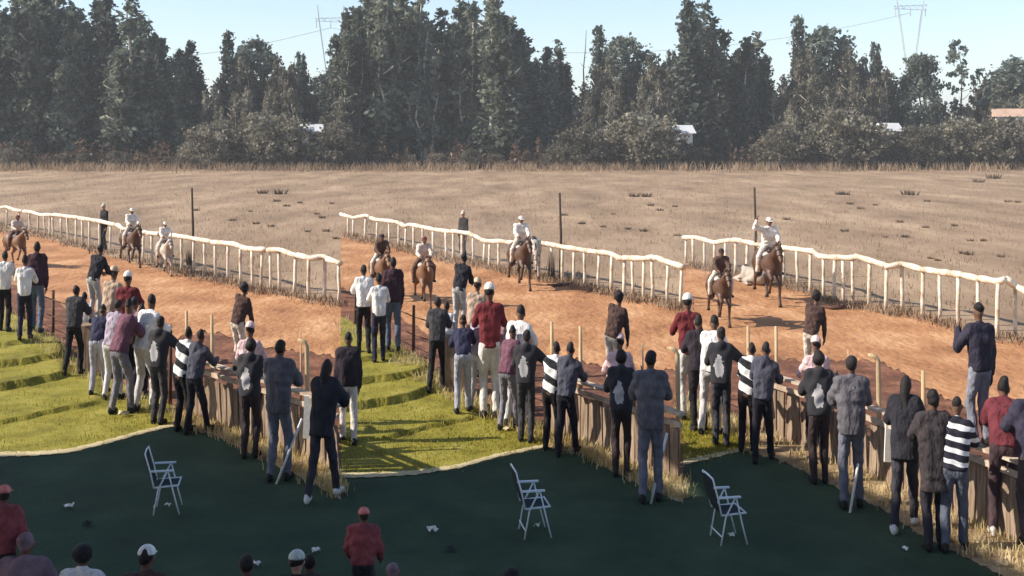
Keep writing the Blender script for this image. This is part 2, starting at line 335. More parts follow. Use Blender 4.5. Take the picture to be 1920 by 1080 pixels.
# field: scattered thin dry grass, thick pale fringe under the trees
sp = []
for _ in range(9000):
    d = random.uniform(30, 138) ; px = random.uniform(-40, 1960); x = (px - 960) / F * d
    b = 0 if px < 639 else 1 if px < 1281 else 2
    if YH + H * F / d < lerp_curve(rail_bot[b], px) - 2: sp.append((x, d, -0.012))
blades('dry_grass', M['dgrass'], sp, 0.05, 0.22, 0.012, per=5, spread=0.25)
sp = []
for _ in range(2600):
    d = random.gauss(137, 3.0); x = random.uniform(-66, 66); sp.append((x, d, -0.012))
o = sp = [q for q in sp if random.random() < 0.35 + 0.65 * abs(math.sin(q[0] * 0.9) * math.sin(q[0] * 0.37 + 1))]
blades('tall_dry_grass', M['dgrass'], sp, 0.15, 1.25, 0.045, per=6, spread=0.5)
sp = []; sp2 = []; sp3 = []
for b, (xa, xb) in enumerate(BAYS):
    for _ in range(520):
        x = random.uniform(xa, xb); y = lerp_curve(rail_bot[b], x) + random.uniform(-4, 11); p = G(x, y); sp.append((p.x, p.y, 0))
    for _ in range(700):
        x = random.uniform(corner_x[b] + 6, xb); ya = lerp_curve(shade_edge[b], x); yb = lerp_curve(fence_line[b], x)
        y = yb + (ya - yb) * random.random() * 0.94; p = G(x, y)
        if math.sin(x * 0.31 + y * 0.17) + math.sin(x * 0.13 - y * 0.4) > 0.1: sp2.append((p.x, p.y, 0))
    for _ in range(900):
        x = random.uniform(xa, corner_x[b] - 2); ya = lerp_curve(shade_edge[b], x) - 7; yb = lerp_curve(fence_line[b], x)
        y = ya + (yb - ya) * random.random(); p = G(x, y); sp3.append((p.x, p.y, hz(b, x, y)))
        if random.random() < 0.25:
            y = yb + random.uniform(0, 30); p = G(x, y); sp2.append((p.x, p.y, hz(b, x, y)))
        if b < 2:                                           # turf overhanging the terrace lips
            ln, xe = random.choice(terraces[b]); pass
blades('verge_grass', M['verge'], sp, 0.04, 0.20, 0.014, per=7, spread=0.14)
blades('bank_grass', M['bgrass'], sp2, 0.03, 0.17, 0.009, per=8, spread=0.08)
blades('lawn_grass', M['ggrass'], sp3, 0.015, 0.055, 0.006, per=9, spread=0.14)
# dark tussocks one can count in the field
def tussock_mesh(seed):
    r = random.Random(seed); v = []; f = []
    for _ in range(60):
        an = r.random() * 6.283; rr = r.random() ** 0.5 * 0.30; bx, by = math.cos(an) * rr, math.sin(an) * rr
        hgt = r.uniform(0.12, 0.36); lx, ly = math.cos(an) * hgt * 0.6 * rr / 0.3, math.sin(an) * hgt * 0.6 * rr / 0.3
        a2 = r.random() * 3.14; c, s = math.cos(a2) * 0.035, math.sin(a2) * 0.035; o = len(v)
        v += [(bx - c, by - s, -0.03), (bx + c, by + s, -0.03), (bx + lx, by + ly, hgt)]; f += [(o, o + 1, o + 2)]
    return mesh('grass_tussock', v, f)
tms = [tussock_mesh(i) for i in range(3)]
for t in tms: t.materials.append(M['tuss'])
tus = [[(492, 361, 1.6), (525, 362, 2.0), (519, 376, 1), (537, 385, 1), (562, 379, .8), (367, 393, 1), (436, 412, 1), (480, 418, 1), (508, 423, 1.1), (604, 407, 1), (612, 432, 1.1), (595, 400, .8), (577, 433, .8), (470, 395, .6), (622, 380, .7), (630, 446, 1)],
       [(1190, 367, 1.6), (1213, 367, 1.6), (1220, 384, 1), (1238, 393, 1), (1265, 386, .8), (1058, 402, 1), (1090, 418, 1.1), (1131, 424, 1), (1178, 428, 1), (1207, 432, 1.2), (1270, 440, 1), (1150, 400, .6)],
       [(1575, 363, 1.3), (1585, 363, 1.4), (1594, 381, 1), (1614, 390, 1), (1641, 383, .8), (1700, 363, 1.8), (1712, 364, 1.6), (1738, 376, .9), (1687, 415, 1), (1697, 443, 1.2), (1735, 425, 1), (1474, 410, 1), (1583, 432, 1.1), (1660, 443, .8), (1790, 422, 1), (1820, 450, 1), (1808, 474, 1.3), (1817, 476, 1.3), (1845, 450, 1), (1745, 483, 1), (1758, 487, 1), (1877, 480, 1.1), (1890, 377, 1), (1908, 378, .9), (1835, 340, 1.5), (1862, 333, 2)]]
i = 0
for b in range(3):
    for (x, y, s) in tus[b]:
        p = G(x, y + 2, -0.012); o = link('grass_tussock', tms[i % 3]); o.location = p; k = s * p.y / 55.0 * 0.5
        o.scale = (k, k, k * 0.85); o.rotation_euler.z = i * 1.7; i += 1
        tag(o, 'small dark grass tussock growing in the dry field behind the rail, ' + THIRD[b], 'tussock', 'dark tussocks in the field, ' + THIRD[b])

# ------------------------------------------------------------------ trees
def leaf_cloud(name, m, env, n_clump, per, size, spread, seed, h=1.0, droop=0.3, t0=0.1, hollow=0.35, lump=0.35):
    """env(t) -> radius at height t in 0..1; unit height h"""
    r = random.Random(seed); v = []; f = []
    ph = [r.random() * 6.28 for _ in range(6)]
    def one(cx, cy, cz, sp_, k, size):
        for _ in range(k):
            x = cx + r.gauss(0, sp_); y = cy + r.gauss(0, sp_); z = cz + r.gauss(0, sp_ * 0.8)
            a = Vector((r.gauss(0, 1), r.gauss(0, 1), r.gauss(0, 0.6) - droop)).normalized()
            b2 = a.cross(Vector((r.gauss(0, 1), r.gauss(0, 1), r.gauss(0, 1)))).normalized()
            s1 = size * r.uniform(0.6, 1.4); s2 = s1 * r.uniform(0.35, 0.6); o = len(v); p = Vector((x, y, z))
            v.extend([tuple(p - a * s1 * 0.5), tuple(p + b2 * s2), tuple(p + a * s1 * 0.6), tuple(p - b2 * s2)])
            f.append((o, o + 1, o + 2, o + 3))
    for _ in range(n_clump):
        t = t0 + (1 - t0) * r.random() ** 0.9; an = r.random() * 6.283
        R0 = env(t) * (1 + lump * math.sin(an * 2 + ph[0] + 9 * t) + lump * 0.7 * math.sin(an * 3 + ph[1] - 14 * t))
        rr = R0 * (hollow + (1 - hollow) * r.random() ** 0.6)
        one(math.cos(an) * rr, math.sin(an) * rr, t * h, spread, per, size)
    me = mesh(name, v, f); me.materials.append(m); return me
def leader_cloud(name, m, n_lead, wide, rad, n_clump, per, size, spread, seed, h, low):
    r = random.Random(seed); v = []; f = []; L = []
    for i in range(n_lead):
        an = i * 2.4 + r.random(); rr = wide * (0.0 if i == 0 else r.uniform(0.5, 1.0))
        L.append((math.cos(an) * rr, math.sin(an) * rr, 1.0 if i == 0 else r.uniform(0.62, 0.95), low * r.uniform(0.6, 1.8), rad * r.uniform(0.7, 1.2), r.random() * 6))
    for c in range(n_clump):
        lx, ly, top, lo, ra, ph = L[c % n_lead]; t = r.random(); z = (lo + (top - lo) * t) * h
        prof = min(1.0, t * 5 + 0.3) * (1 - t) ** 0.55 + 0.10
        an = r.random() * 6.283; q = ra * prof * (0.3 + 0.7 * r.random() ** 0.6) * (1 + 0.45 * math.sin(an * 2 + ph + z * 1.1))
        cx = lx * (0.55 + 0.45 * t) + math.cos(an) * q; cy = ly * (0.55 + 0.45 * t) + math.sin(an) * q; sp_ = spread * (0.45 + 0.55 * prof)
        for _ in range(per):
            p = Vector((cx + r.gauss(0, sp_), cy + r.gauss(0, sp_), z + r.gauss(0, sp_ * 1.2)))
            a = Vector((r.gauss(0, 0.7), r.gauss(0, 0.7), r.gauss(0, 1.1))).normalized(); b2 = a.cross(Vector((r.gauss(0, 1), r.gauss(0, 1), r.gauss(0, 1)))).normalized()
            s1 = size * r.uniform(0.6, 1.4); s2 = s1 * r.uniform(0.25, 0.5); o = len(v)
            v.extend([tuple(p - a * s1 * 0.5), tuple(p + b2 * s2), tuple(p + a * s1 * 0.6), tuple(p - b2 * s2)]); f.append((o, o + 1, o + 2, o + 3))
    me = mesh(name, v, f); me.materials.append(m); b = MB()
    for i, (lx, ly, top, lo, ra, ph) in enumerate(L):
        k = 6; b.tube([(lx * (0.1 + 0.9 * min(1, j / k * 2.2)) + 0.25 * math.sin(j * 1.7 + ph), ly * (0.1 + 0.9 * min(1, j / k * 2.2)) + 0.25 * math.cos(j * 1.3 + ph), top * h * 0.96 * j / k) for j in range(k + 1)], [(0.24 if i == 0 else 0.15) * (1 - 0.8 * j / k) for j in range(k + 1)], 6)
        for j in range(5):
            t = 0.25 + 0.13 * j + 0.05 * r.random(); an = r.random() * 6.28; p = Vector((lx * min(1, 0.1 + 1.98 * t), ly * min(1, 0.1 + 1.98 * t), top * h * t)); e = Vector((math.cos(an), math.sin(an), 0.7)) * ra * 1.1
            b.tube([p, p + e * 0.5 + Vector((0, 0, -0.1)), p + e], [0.09, 0.07, 0.03], 5)
    tm = mesh('trunk', b.v, b.f, True); tm.materials.append(M['bark_pale']); return me, tm
def trunk_mesh(name, m, seed, h, r0, limbs, reach, lean=0.02, low=0.25):
    r = random.Random(seed); b = MB(); pts = []; x = y = 0.0
    n = 7
    for i in range(n + 1):
        pts.append((x, y, h * i / n)); x += r.gauss(0, lean * h); y += r.gauss(0, lean * h)
    b.tube(pts, [r0 * (1 - 0.85 * i / n) for i in range(n + 1)], 7)
    for k in range(limbs):
        t = low + (0.92 - low) * (k + r.random()) / limbs; i = min(n - 1, int(t * n)); p = Vector(pts[i]).lerp(Vector(pts[i + 1]), t * n - i)
        an = r.random() * 6.283; L = reach(t) * r.uniform(0.7, 1.15); q = p + Vector((math.cos(an) * L * 0.5, math.sin(an) * L * 0.5, L * r.uniform(0.1, 0.5))); e = p + Vector((math.cos(an) * L, math.sin(an) * L, L * r.uniform(0.4, 1.0)))
        rr = r0 * (1 - 0.8 * t) * 0.5; b.tube([p, q, e], [rr, rr * 0.7, rr * 0.25], 5)
    me = mesh(name, b.v, b.f, True); me.materials.append(m); return me
# unit trees about 20 m tall, scaled per tree; kinds as the grove shows them
KINDS = {}
def cone(w, p=0.8, base=0.15): return lambda t: w * (1 - t) ** p * min(1, (t - 0.02) / base) + 0.18
def col(w): return lambda t: w * (0.35 + 0.65 * math.sin(min(1, t * 1.05) * 3.0)) * (1 if t < 0.8 else (1 - t) / 0.2 * 0.8 + 0.2)
def dome(w, lo): return lambda t: 0.2 + w * math.sqrt(max(0, 1 - ((t - lo) / (1.0 - lo)) ** 2)) * min(1, max(0.15, (t - lo * 0.25) / (lo * 0.6)))
for i in range(4):
    KINDS['pine%d' % i] = leader_cloud('crown', M['leaf_dark' if i != 2 else 'leaf_blue'], 4 + i % 3, 1.7, 0.95, 300, 18, 0.46, 0.34, 10 + i, 20, 0.10) + (20,)
for i in range(3):
    KINDS['cyp%d' % i] = leader_cloud('crown', M['leaf_dark' if i else 'leaf_blue'], 2 + i % 2, 1.3, 1.35, 250, 18, 0.46, 0.36, 30 + i, 20, 0.08) + (20,)
for i in range(4):
    KINDS['oliv%d' % i] = leader_cloud('crown', M['leaf_olive'], 5 + i % 2, 2.5, 1.5, 330, 18, 0.44, 0.42, 50 + i, 14, 0.06) + (14,)
KINDS['round'] = (leaf_cloud('crown', M['leaf_blue'], dome(3.4, 0.72), 230, 20, 0.42, 0.38, 71, 15, 0.1, 0.38, 0.3, 0.2), trunk_mesh('trunk', M['bark_dark'], 72, 13, 0.26, 12, lambda t: 2.4), 15)
KINDS['box'] = (leaf_cloud('crown', M['leaf_blue'], lambda t: (4.0 if t < 0.62 else 2.6 if t < 0.80 else 1.9), 300, 20, 0.42, 0.36, 73, 14, 0.1, 0.25, 0.4, 0.12), trunk_mesh('trunk', M['bark_dark'], 74, 13, 0.26, 12, lambda t: 2.2), 14)
KINDS['spire'] = (leaf_cloud('crown', M['leaf_blue'], lambda t: 0.28 + 2.6 * (1 - t) ** 1.5, 150, 18, 0.38, 0.28, 75, 18, 0.4, 0.06, 0.3, 0.4), trunk_mesh('trunk', M['bark_dark'], 76, 17.6, 0.2, 14, lambda t: 2.2 * (1 - t)), 18)
KINDS['sparse'] = (leaf_cloud('crown', M['leaf_blue'], lambda t: 0.5 + 1.6 * math.sin(t * 3.0), 34, 11, 0.5, 0.26, 77, 15, 0.2, 0.35, 0.6, 0.3), trunk_mesh('trunk', M['bark_dark'], 78, 14.6, 0.16, 12, lambda t: 1.7, low=0.4), 15)
def tree(name, kind, px, top, d, wpx, label, group, rz):
    crown, trunk, h0 = KINDS[kind]
    base = Vector(((px - 960) / F * d, d, -0.02))
    hgt = H + (YH - top) * d / F
    o = empty(name, base, rz); k = hgt / h0; kw = k * wpx
    o.scale = (kw, kw, k)
    c = link('crown', crown, o); t = link('trunk', trunk, o)
    tag(o, label, 'tree', group)
    return o
tall = [[(-18, -20), (5, 15), (28, -18), (56, -42), (84, -30), (110, -48), (136, 14), (152, 26), (182, 2), (200, -6), (214, 35), (242, -12), (262, 30), (273, 32), (290, 62), (303, 78), (320, 110), (338, 93), (358, 82), (374, 122)],
        [(648, 25), (668, 10), (690, -20), (720, -45), (752, -35), (782, 8), (800, 22), (830, 18), (864, -2), (886, 0), (900, 38), (925, -10), (945, 30), (957, 28), (975, 60), (990, 75), (1006, 110), (1027, 92), (1047, 78), (1062, 118)],
        [(1290, 5), (1304, 8), (1322, 5), (1338, 38), (1359, 54), (1378, 100), (1400, 75), (1418, 64), (1436, 102)]]
ORD = 'first second third fourth fifth sixth seventh eighth ninth tenth eleventh twelfth thirteenth fourteenth fifteenth sixteenth seventeenth eighteenth nineteenth twentieth twenty-first twenty-second twenty-third twenty-fourth twenty-fifth'.split()
def PL(t, j, n):
    return ('tall pine cut by the picture top, ' if t < 0 else 'tall pine below the picture top, ' if t < 40 else 'shorter pointed pine, ') + ORD[j] + ' in front row from left, '
k = 0
for b in range(3):
    for j, (x, t) in enumerate(tall[b]):
        d = 147 + (j * 37 % 11); kind = ('pine%d' % (k % 4)) if (k % 3) else ('cyp%d' % (k % 9 // 3))
        if t > 60: kind = 'cyp%d' % (k % 3)
        tree('pine_tree', kind, x, t, d, 1.25 + 0.35 * ((k * 7 % 10) / 10), PL(t, j, len(tall[b])) + THIRD[b], 'tall pines of the grove, ' + THIRD[b], k * 1.3); k += 1
    # a deeper row closing the grove
    x0, x1 = [(-30, 380), (640, 1066), (1284, 1440)][b]; x = x0
    while x < x1:
        t = lerp_curve(sorted(tall[b]), x) + random.uniform(12, 48)
        tree('pine_tree', 'pine%d' % (k % 4), x, t, 166 + random.uniform(0, 8), 1.4, 'dark back row pine behind the grove, ' + ORD[int((x - x0) / 17) % 25] + ' place from left, ' + THIRD[b], 'tall pines of the grove, ' + THIRD[b], k * 0.9); k += 1; x += random.uniform(17, 25)
low = [[(402, 158, 0), (422, 135, 1), (450, 118, 2), (492, 122, 3), (522, 112, 0), (548, 125, 1), (572, 128, 2), (594, 170, 3), (625, 138, 0), (640, 128, 1)],
       [(1096, 158, 0), (1116, 132, 1), (1145, 112, 2), (1190, 120, 3), (1220, 110, 0), (1246, 122, 1), (1268, 120, 2)],
       [(1470, 145, 0), (1490, 118, 1), (1520, 98, 2), (1560, 112, 3), (1592, 100, 0), (1620, 110, 1), (1646, 118, 2), (1672, 160, 3), (1700, 190, 0), (1760, 185, 1), (1790, 190, 2), (1815, 195, 3), (1845, 150, 0), (1875, 150, 1), (1902, 132, 2), (1930, 138, 3)]]
SPX = (428, 1123, 1497); HUT = (583, 1277, 1665)
def OL(x, head, b):
    return head + ('left of the pointed spire tree, ' if x < SPX[b] - 12 else 'beside the pointed spire tree, ' if x < SPX[b] + 30 else 'below the round topped tree, ' if x < SPX[b] + 75 else 'left of the white hut, ' if x < HUT[b] - 30 else 'above the white hut, ' if x < HUT[b] + 25 else 'right of the white hut, ' if x < 1780 else 'near the brown roofed house, ') + THIRD[b]
for b in range(3):
    for j, (x, t, q) in enumerate(low[b]):
        tree('broadleaf_tree', 'oliv%d' % q, x, t, 148 + (j * 5 % 9), 0.8, OL(x, 'brown olive broad tree ', b), 'olive trees of the lower wood, ' + THIRD[b], j * 1.9 + b)
        if abs(x + 14 - HUT[b]) > 24: tree('broadleaf_tree', 'oliv%d' % ((q + 1) % 4), x + 14, t + 45, 144 + (j * 3 % 4), 0.85, OL(x, 'low brown olive tree in front ', b), 'olive trees of the lower wood, ' + THIRD[b], j * 2.3 + b)
for b in range(3):
    for j, (x, t, q) in enumerate(low[b]):
        if j % 2 == 0: tree('broadleaf_tree', 'oliv%d' % ((q + 2) % 4), x + 22, t + 22, 158 + j % 5, 1.2, OL(x + 22, 'grey brown tree of the back row ', b), 'olive trees of the lower wood, ' + THIRD[b], j * 0.8 + b)
for b, x, t in ((0, 428, 58), (1, 1123, 50), (2, 1497, 30)):
    tree('spire_tree', 'spire', x, t, 152, 1.0, 'thin pointed spire tree standing above the lower wood, ' + THIRD[b], 'pointed spire trees', b)
for b, x, t in ((0, 477, 80), (1, 1173, 75), (2, 1552, 58)):
    tree('round_tree', 'round', x, t, 156, 0.95, 'dark round topped tree right of the pointed spire tree, ' + THIRD[b], 'round topped trees', b)
for b, x, t in ((0, 560, 98), (1, 1254, 94), (2, 1637, 80)):
    tree('spire_tree', 'spire', x, t, 150, 0.55, 'slender thin tree tip right of the round topped tree, ' + THIRD[b], 'slender tree tips', b + 2)
    tree('spire_tree', 'spire', x + 9, t + 3, 151, 0.5, 'slender thin tree tip right of the round topped tree, ' + THIRD[b], 'slender tree tips', b + 3)
tree('flat_topped_tree', 'box', 1726, 108, 150, 0.85, 'dark flat topped tree standing below the pylon', None, 0.4)
tree('sparse_tree', 'sparse', 1796, 76, 151, 0.9, 'sparse thin tree with gaps in its leaves, right of the flat topped tree', None, 0.4)
tree('sparse_tree', 'sparse', 1836, 128, 152, 0.7, 'small sparse tree with a few leaf tufts, right of the taller sparse tree', None, 1.9)
tree('round_tree', 'round', 1905, 114, 150, 1.1, 'dark round tree at the right edge of the wood', None, 2.9)
tree('round_tree', 'round', 634, 124, 149, 0.9, 'dark round tree below the left pylon', None, 3.9)
# undergrowth along the foot of the wood (nobody could count it)
v = []; f = []; r = random.Random(5)
for _ in range(15000):
    x = r.uniform(-68, 68); d = r.uniform(140.5, 146); px = 960 + x / d * F; hh = max(0.6, 1.7 + 0.9 * math.sin(x * 0.7) + 0.9 * math.sin(x * 1.9 + 1) + 0.7 * math.sin(x * 4.3))
    z = r.random() ** 1.2 * hh; s = r.uniform(0.18, 0.42); a = Vector((r.gauss(0, 1), r.gauss(0, 1), r.gauss(0, 1))).normalized(); b2 = a.cross(Vector((r.gauss(0, 1), r.gauss(0, 1), r.gauss(0, 1)))).normalized(); p = Vector((x, d, z)); o = len(v)
    v += [p - a * s, p + b2 * s * 0.5, p + a * s, p - b2 * s * 0.5]; f.append((o, o + 1, o + 2, o + 3))
tag(link('undergrowth', mesh('undergrowth', v, f), None, M['under']), kind='stuff')
# bushes one can tell apart in front of the trees
bm_ = [leaf_cloud('foliage', M['leaf_olive'], dome(2.2, 0.4), 150, 18, 0.24, 0.26, 90 + i, 4, 0.1, 0.02, 0.4, 0.3) for i in range(3)]
bt_ = trunk_mesh('stem', M['bark_dark'], 95, 2.8, 0.08, 9, lambda t: 1.5, low=0.1)
def BL(x, b):
    g0, g1 = [(-30, 380), (640, 1066), (1284, 1440)][b]
    if x < g1: return 'brown green bush at the foot of the ' + ('left', 'central', 'right')[min(2, int((x - g0) / (g1 - g0) * 3))] + ' grove pines, ' + THIRD[b]
    return OL(x, 'brown green low bush ', b)
bush = [[(20, 262), (75, 268), (118, 255), (160, 262), (215, 265), (262, 258), (318, 262), (352, 255), (395, 235), (420, 245), (455, 240), (500, 215), (530, 225), (557, 262), (585, 266), (608, 262), (630, 235)],
        [(660, 262), (710, 262), (770, 258), (820, 262), (880, 262), (930, 258), (990, 260), (1040, 255), (1085, 240), (1115, 246), (1150, 240), (1200, 215), (1225, 225), (1250, 258), (1270, 262)],
        [(1300, 260), (1345, 258), (1390, 258), (1430, 255), (1462, 240), (1500, 245), (1540, 235), (1580, 212), (1612, 222), (1640, 262), (1666, 264), (1692, 255), (1720, 240), (1760, 240), (1800, 225), (1835, 235), (1866, 232), (1890, 226), (1915, 224), (1938, 230)]]
for b in range(3):
    for j, (x, t) in enumerate(bush[b]):
        t += (16 + 18 * abs(math.sin(j * 2.3))) if t > 252 and not 545 < x - (0, 690, 1080)[b] < 620 else 0
        d = 140 + (j * 3 % 4); hgt = H + (YH - t) * d / F; o = empty('bush', ((x - 960) / F * d, d, -0.02), j * 1.1); o.scale = (hgt / 4 * 1.0, hgt / 4 * 1.0, hgt / 4)
        link('foliage', bm_[j % 3], o); link('stem', bt_, o)
        tag(o, BL(x, b), 'bush', 'bushes at the foot of the wood, ' + THIRD[b])

# ------------------------------------------------------------------ houses behind the trees, pylons and cable
def house(px, py, d, w, dp, hw, hr, wallm, roofm, label, rz=0.2, wins=2, name='house'):
    base = D(px, py, d); o = empty(name, (base.x, base.y, 0), rz); z1 = base.z
    MB().box((0, 0, z1 / 2), (w, dp, z1)).build('wall', wallm, o)
    b = MB(); e = 0.35
    b.add([(-w / 2 - e, -dp / 2 - e, z1), (w / 2 + e, -dp / 2 - e, z1), (w / 2 + e, dp / 2 + e, z1), (-w / 2 - e, dp / 2 + e, z1), (-w / 2 - e, 0, z1 + hr), (w / 2 + e, 0, z1 + hr)], [(0, 1, 5, 4), (2, 3, 4, 5), (0, 4, 3), (1, 2, 5), (0, 3, 2, 1)])
    b.build('roof', roofm, o)
    for k in range(wins):
        x = (k + 0.5) / wins * w - w / 2
        fr = MB().box((x, -dp / 2 - 0.02, z1 - 1.2), (1.0, 0.08, 1.1)).build('window', wallm, o)
        MB().box((x, -dp / 2 - 0.07, z1 - 1.2), (0.84, 0.03, 0.94)).build('pane', M['glass'], fr)
    tag(o, label, 'house'); return o
wht = mat('bright_roof_sheet', [(0.72, 0.70, 0.66), (0.82, 0.80, 0.77)], scale=1, rough=0.5)
house(583, 248, 142.2, 2.3, 1.6, 2.6, 1.0, M['house'], wht, 'small white hut with pale roof among the trees, left third', 0.3, 1, 'hut')
house(1277, 250, 142.2, 2.3, 1.6, 2.6, 1.0, M['house'], wht, 'small white hut with pale roof among the trees, middle third', 0.3, 1, 'hut')
house(1665, 246, 142.2, 2.3, 1.6, 2.6, 1.0, M['house'], wht, 'small white hut with pale roof among the trees, right third', 0.3, 1, 'hut')
house(1892, 219, 143.6, 3.4, 2.2, 4, 1.0, M['house'], M['roof'], 'house with brown pitched roof among the trees at the far right', -0.15, 3)

def pylon(px, half_top, half_bot, ytop, ybar, ybot, d, label):
    base = Vector(((px - 960) / F * d, d, 0)); o = empty('pylon', base)
    k = d / F; zt = H + (YH - ytop) * k; zb = H + (YH - ybot) * k; zbar = H + (YH - ybar) * k; a = half_top * k; c = half_bot * k
    for s in (-1, 1):
        m_ = MB()
        for dy in (-0.5, 0.5):
            m_.tube([(s * c * 0.35, dy * 0.3, 0), (s * c, dy, zb), (s * a, dy, zbar), (s * a * 1.12, dy * 0.2, zt)], 0.14, 5)
        n = 12
        for i in range(n):
            t0, t1 = i / n, (i + 1) / n; p = lambda t, q: (s * (c + (a - c) * t), q * 0.5, zb + (zbar - zb) * t)
            m_.tube([p(t0, -1 if i % 2 else 1), p(t1, 1 if i % 2 else -1)], 0.07, 4)
        m_.build('mast', M['steel'], o)
    m_ = MB(); w = a * 1.35
    for dz in (-0.9, 0.9):
        m_.tube([(-w, 0, zbar + dz * 0.4), (w, 0, zbar + dz)], 0.12, 5)
    for i in range(10):
        m_.tube([(-w + 2 * w * i / 10, 0, zbar + (-0.4 if i % 2 else 0.9)), (-w + 2 * w * (i + 1) / 10, 0, zbar + (0.9 if i % 2 else -0.4))], 0.07, 4)
    m_.build('cross_arm', M['steel'], o)
    for s in (-1, 0, 1):
        MB().tube([(s * w * 0.9, 0, zbar - 0.3), (s * w * 0.9, 0, zbar - 3.0)], 0.16, 6).build('insulator', M['steel'], o)
    return tag(o, label, 'pylon')
pylon(620, 22, 9, 10, 37, 130, 420, 'faint V shaped steel pylon standing behind the wood at the left third')
pylon(1707, 23, 9, -6, 14, 112, 400, 'faint V shaped steel pylon rising above the flat topped tree')
cb = MB(); pts = []
for i in range(41):
    x = 620 + (1707 - 620) * i / 40; t = i / 40; y = 52 + (24 - 52) * t + 4 * t * (1 - t) * 60; pts.append(D(x, y, 420 - 20 * t))
cb.tube(pts, 0.10, 5)
tag(cb.build('power_cable', M['steel']), 'faint power cable sagging between the two pylons', 'cable')
cb = MB(); pts = [D(620 - 690 * i / 30, 52 + 55 * math.sin(math.pi * 0.5 * min(1, i / 15)) - (0 if i < 15 else (i - 15) * 2), 420) for i in range(31)]
cb.tube(pts, 0.10, 5)
tag(cb.build('power_cable', M['steel']), 'faint power cable running left from the left pylon behind the pines', 'cable')

# ------------------------------------------------------------------ white running rail on the far side of the track
rl = ['white running rail with upright posts along the dirt track, ' + t for t in THIRD]
for b, (xa, xb) in enumerate(BAYS):
    root = empty('running_rail', G((xa + xb) / 2, lerp_curve(rail_bot[b], (xa + xb) / 2))); tag(root, rl[b], 'rail fence', 'running rails beside the track')
    L = root.location
    ends = []
    for j, x in enumerate(rail_posts[b]):
        p = G(x, lerp_curve(rail_bot[b], x)); zt = H - (lerp_curve(rail_top[b], x) + 5 - YH) * p.y / F
        lean = (random.gauss(0, 0.02), random.gauss(0, 0.03))
        m_ = MB(); w = random.uniform(0.042, 0.054)
        pts = [p - L + Vector((lean[0] * t, lean[1] * t, (zt + 0.02) * t - 0.05)) for t in (0, 0.35, 0.7, 1)]
        pts[1] = pts[1] + Vector((random.gauss(0, 0.012), 0, 0))
        m_.tube(pts, [w * 1.1, w, w, w * 0.92], 8); m_.build('post', M['white_rail'], root, True)
    # rail in planks, each its own length
    xsr = [x for x in xs(xa, xb, 8)]
    P = []
    for x in xsr:
        p = G(x, lerp_curve(rail_bot[b], x)); z = H - (lerp_curve(rail_top[b], x) + 5.5 - YH) * (p.y - 0.07) / F
        P.append(Vector((p.x, p.y - 0.07, z)) - L)
    i = 0
    while i < len(P) - 1:
        j = min(len(P) - 1, i + random.choice((6, 7, 9)))
        m_ = MB(); jit = random.gauss(0, 0.012)
        seg = [q + Vector((0, 0, jit)) for q in P[i:j + 1]]
        m_.tube(seg, [0.078 + 0.008 * math.sin(t * 1.7 + i) for t in range(len(seg))], 8); m_.build('rail', M['white_rail'], root, True)
        i = j
# tall dark marker pole in the field by the rail
for b, (x, yt, yb) in enumerate(((358, 353, 512), (1051, 362, 524), (1418, 352, 522))):
    p = G(x, yb); h = (yb - yt) * p.y / F
    o = MB().tube([(0, 0, -0.1), (0.02, 0, h * 0.5), (-0.02, 0, h)], [0.045, 0.04, 0.032], 8).build('marker_pole', M['pole'], None, True)
    o.location = p + Vector((0, 0.18, 0)); tag(o, 'tall thin dark pole standing just behind the running rail, ' + THIRD[b], 'pole', 'marker poles behind the rail')
# plain dark curve along the dirt at the foot of the rail
o = MB().tube([G(1542, 574, 0.05), G(1560, 577, 0.05), G(1580, 576, 0.05), G(1600, 571, 0.05), G(1612, 569, 0.05)], [0.04, 0.07, 0.075, 0.06, 0.03], 8, flat=0.7).build('dark_strip', M['wire'], None, True)
tag(o, 'thin dark strip lying on the dirt at the foot of the rail', 'strip')

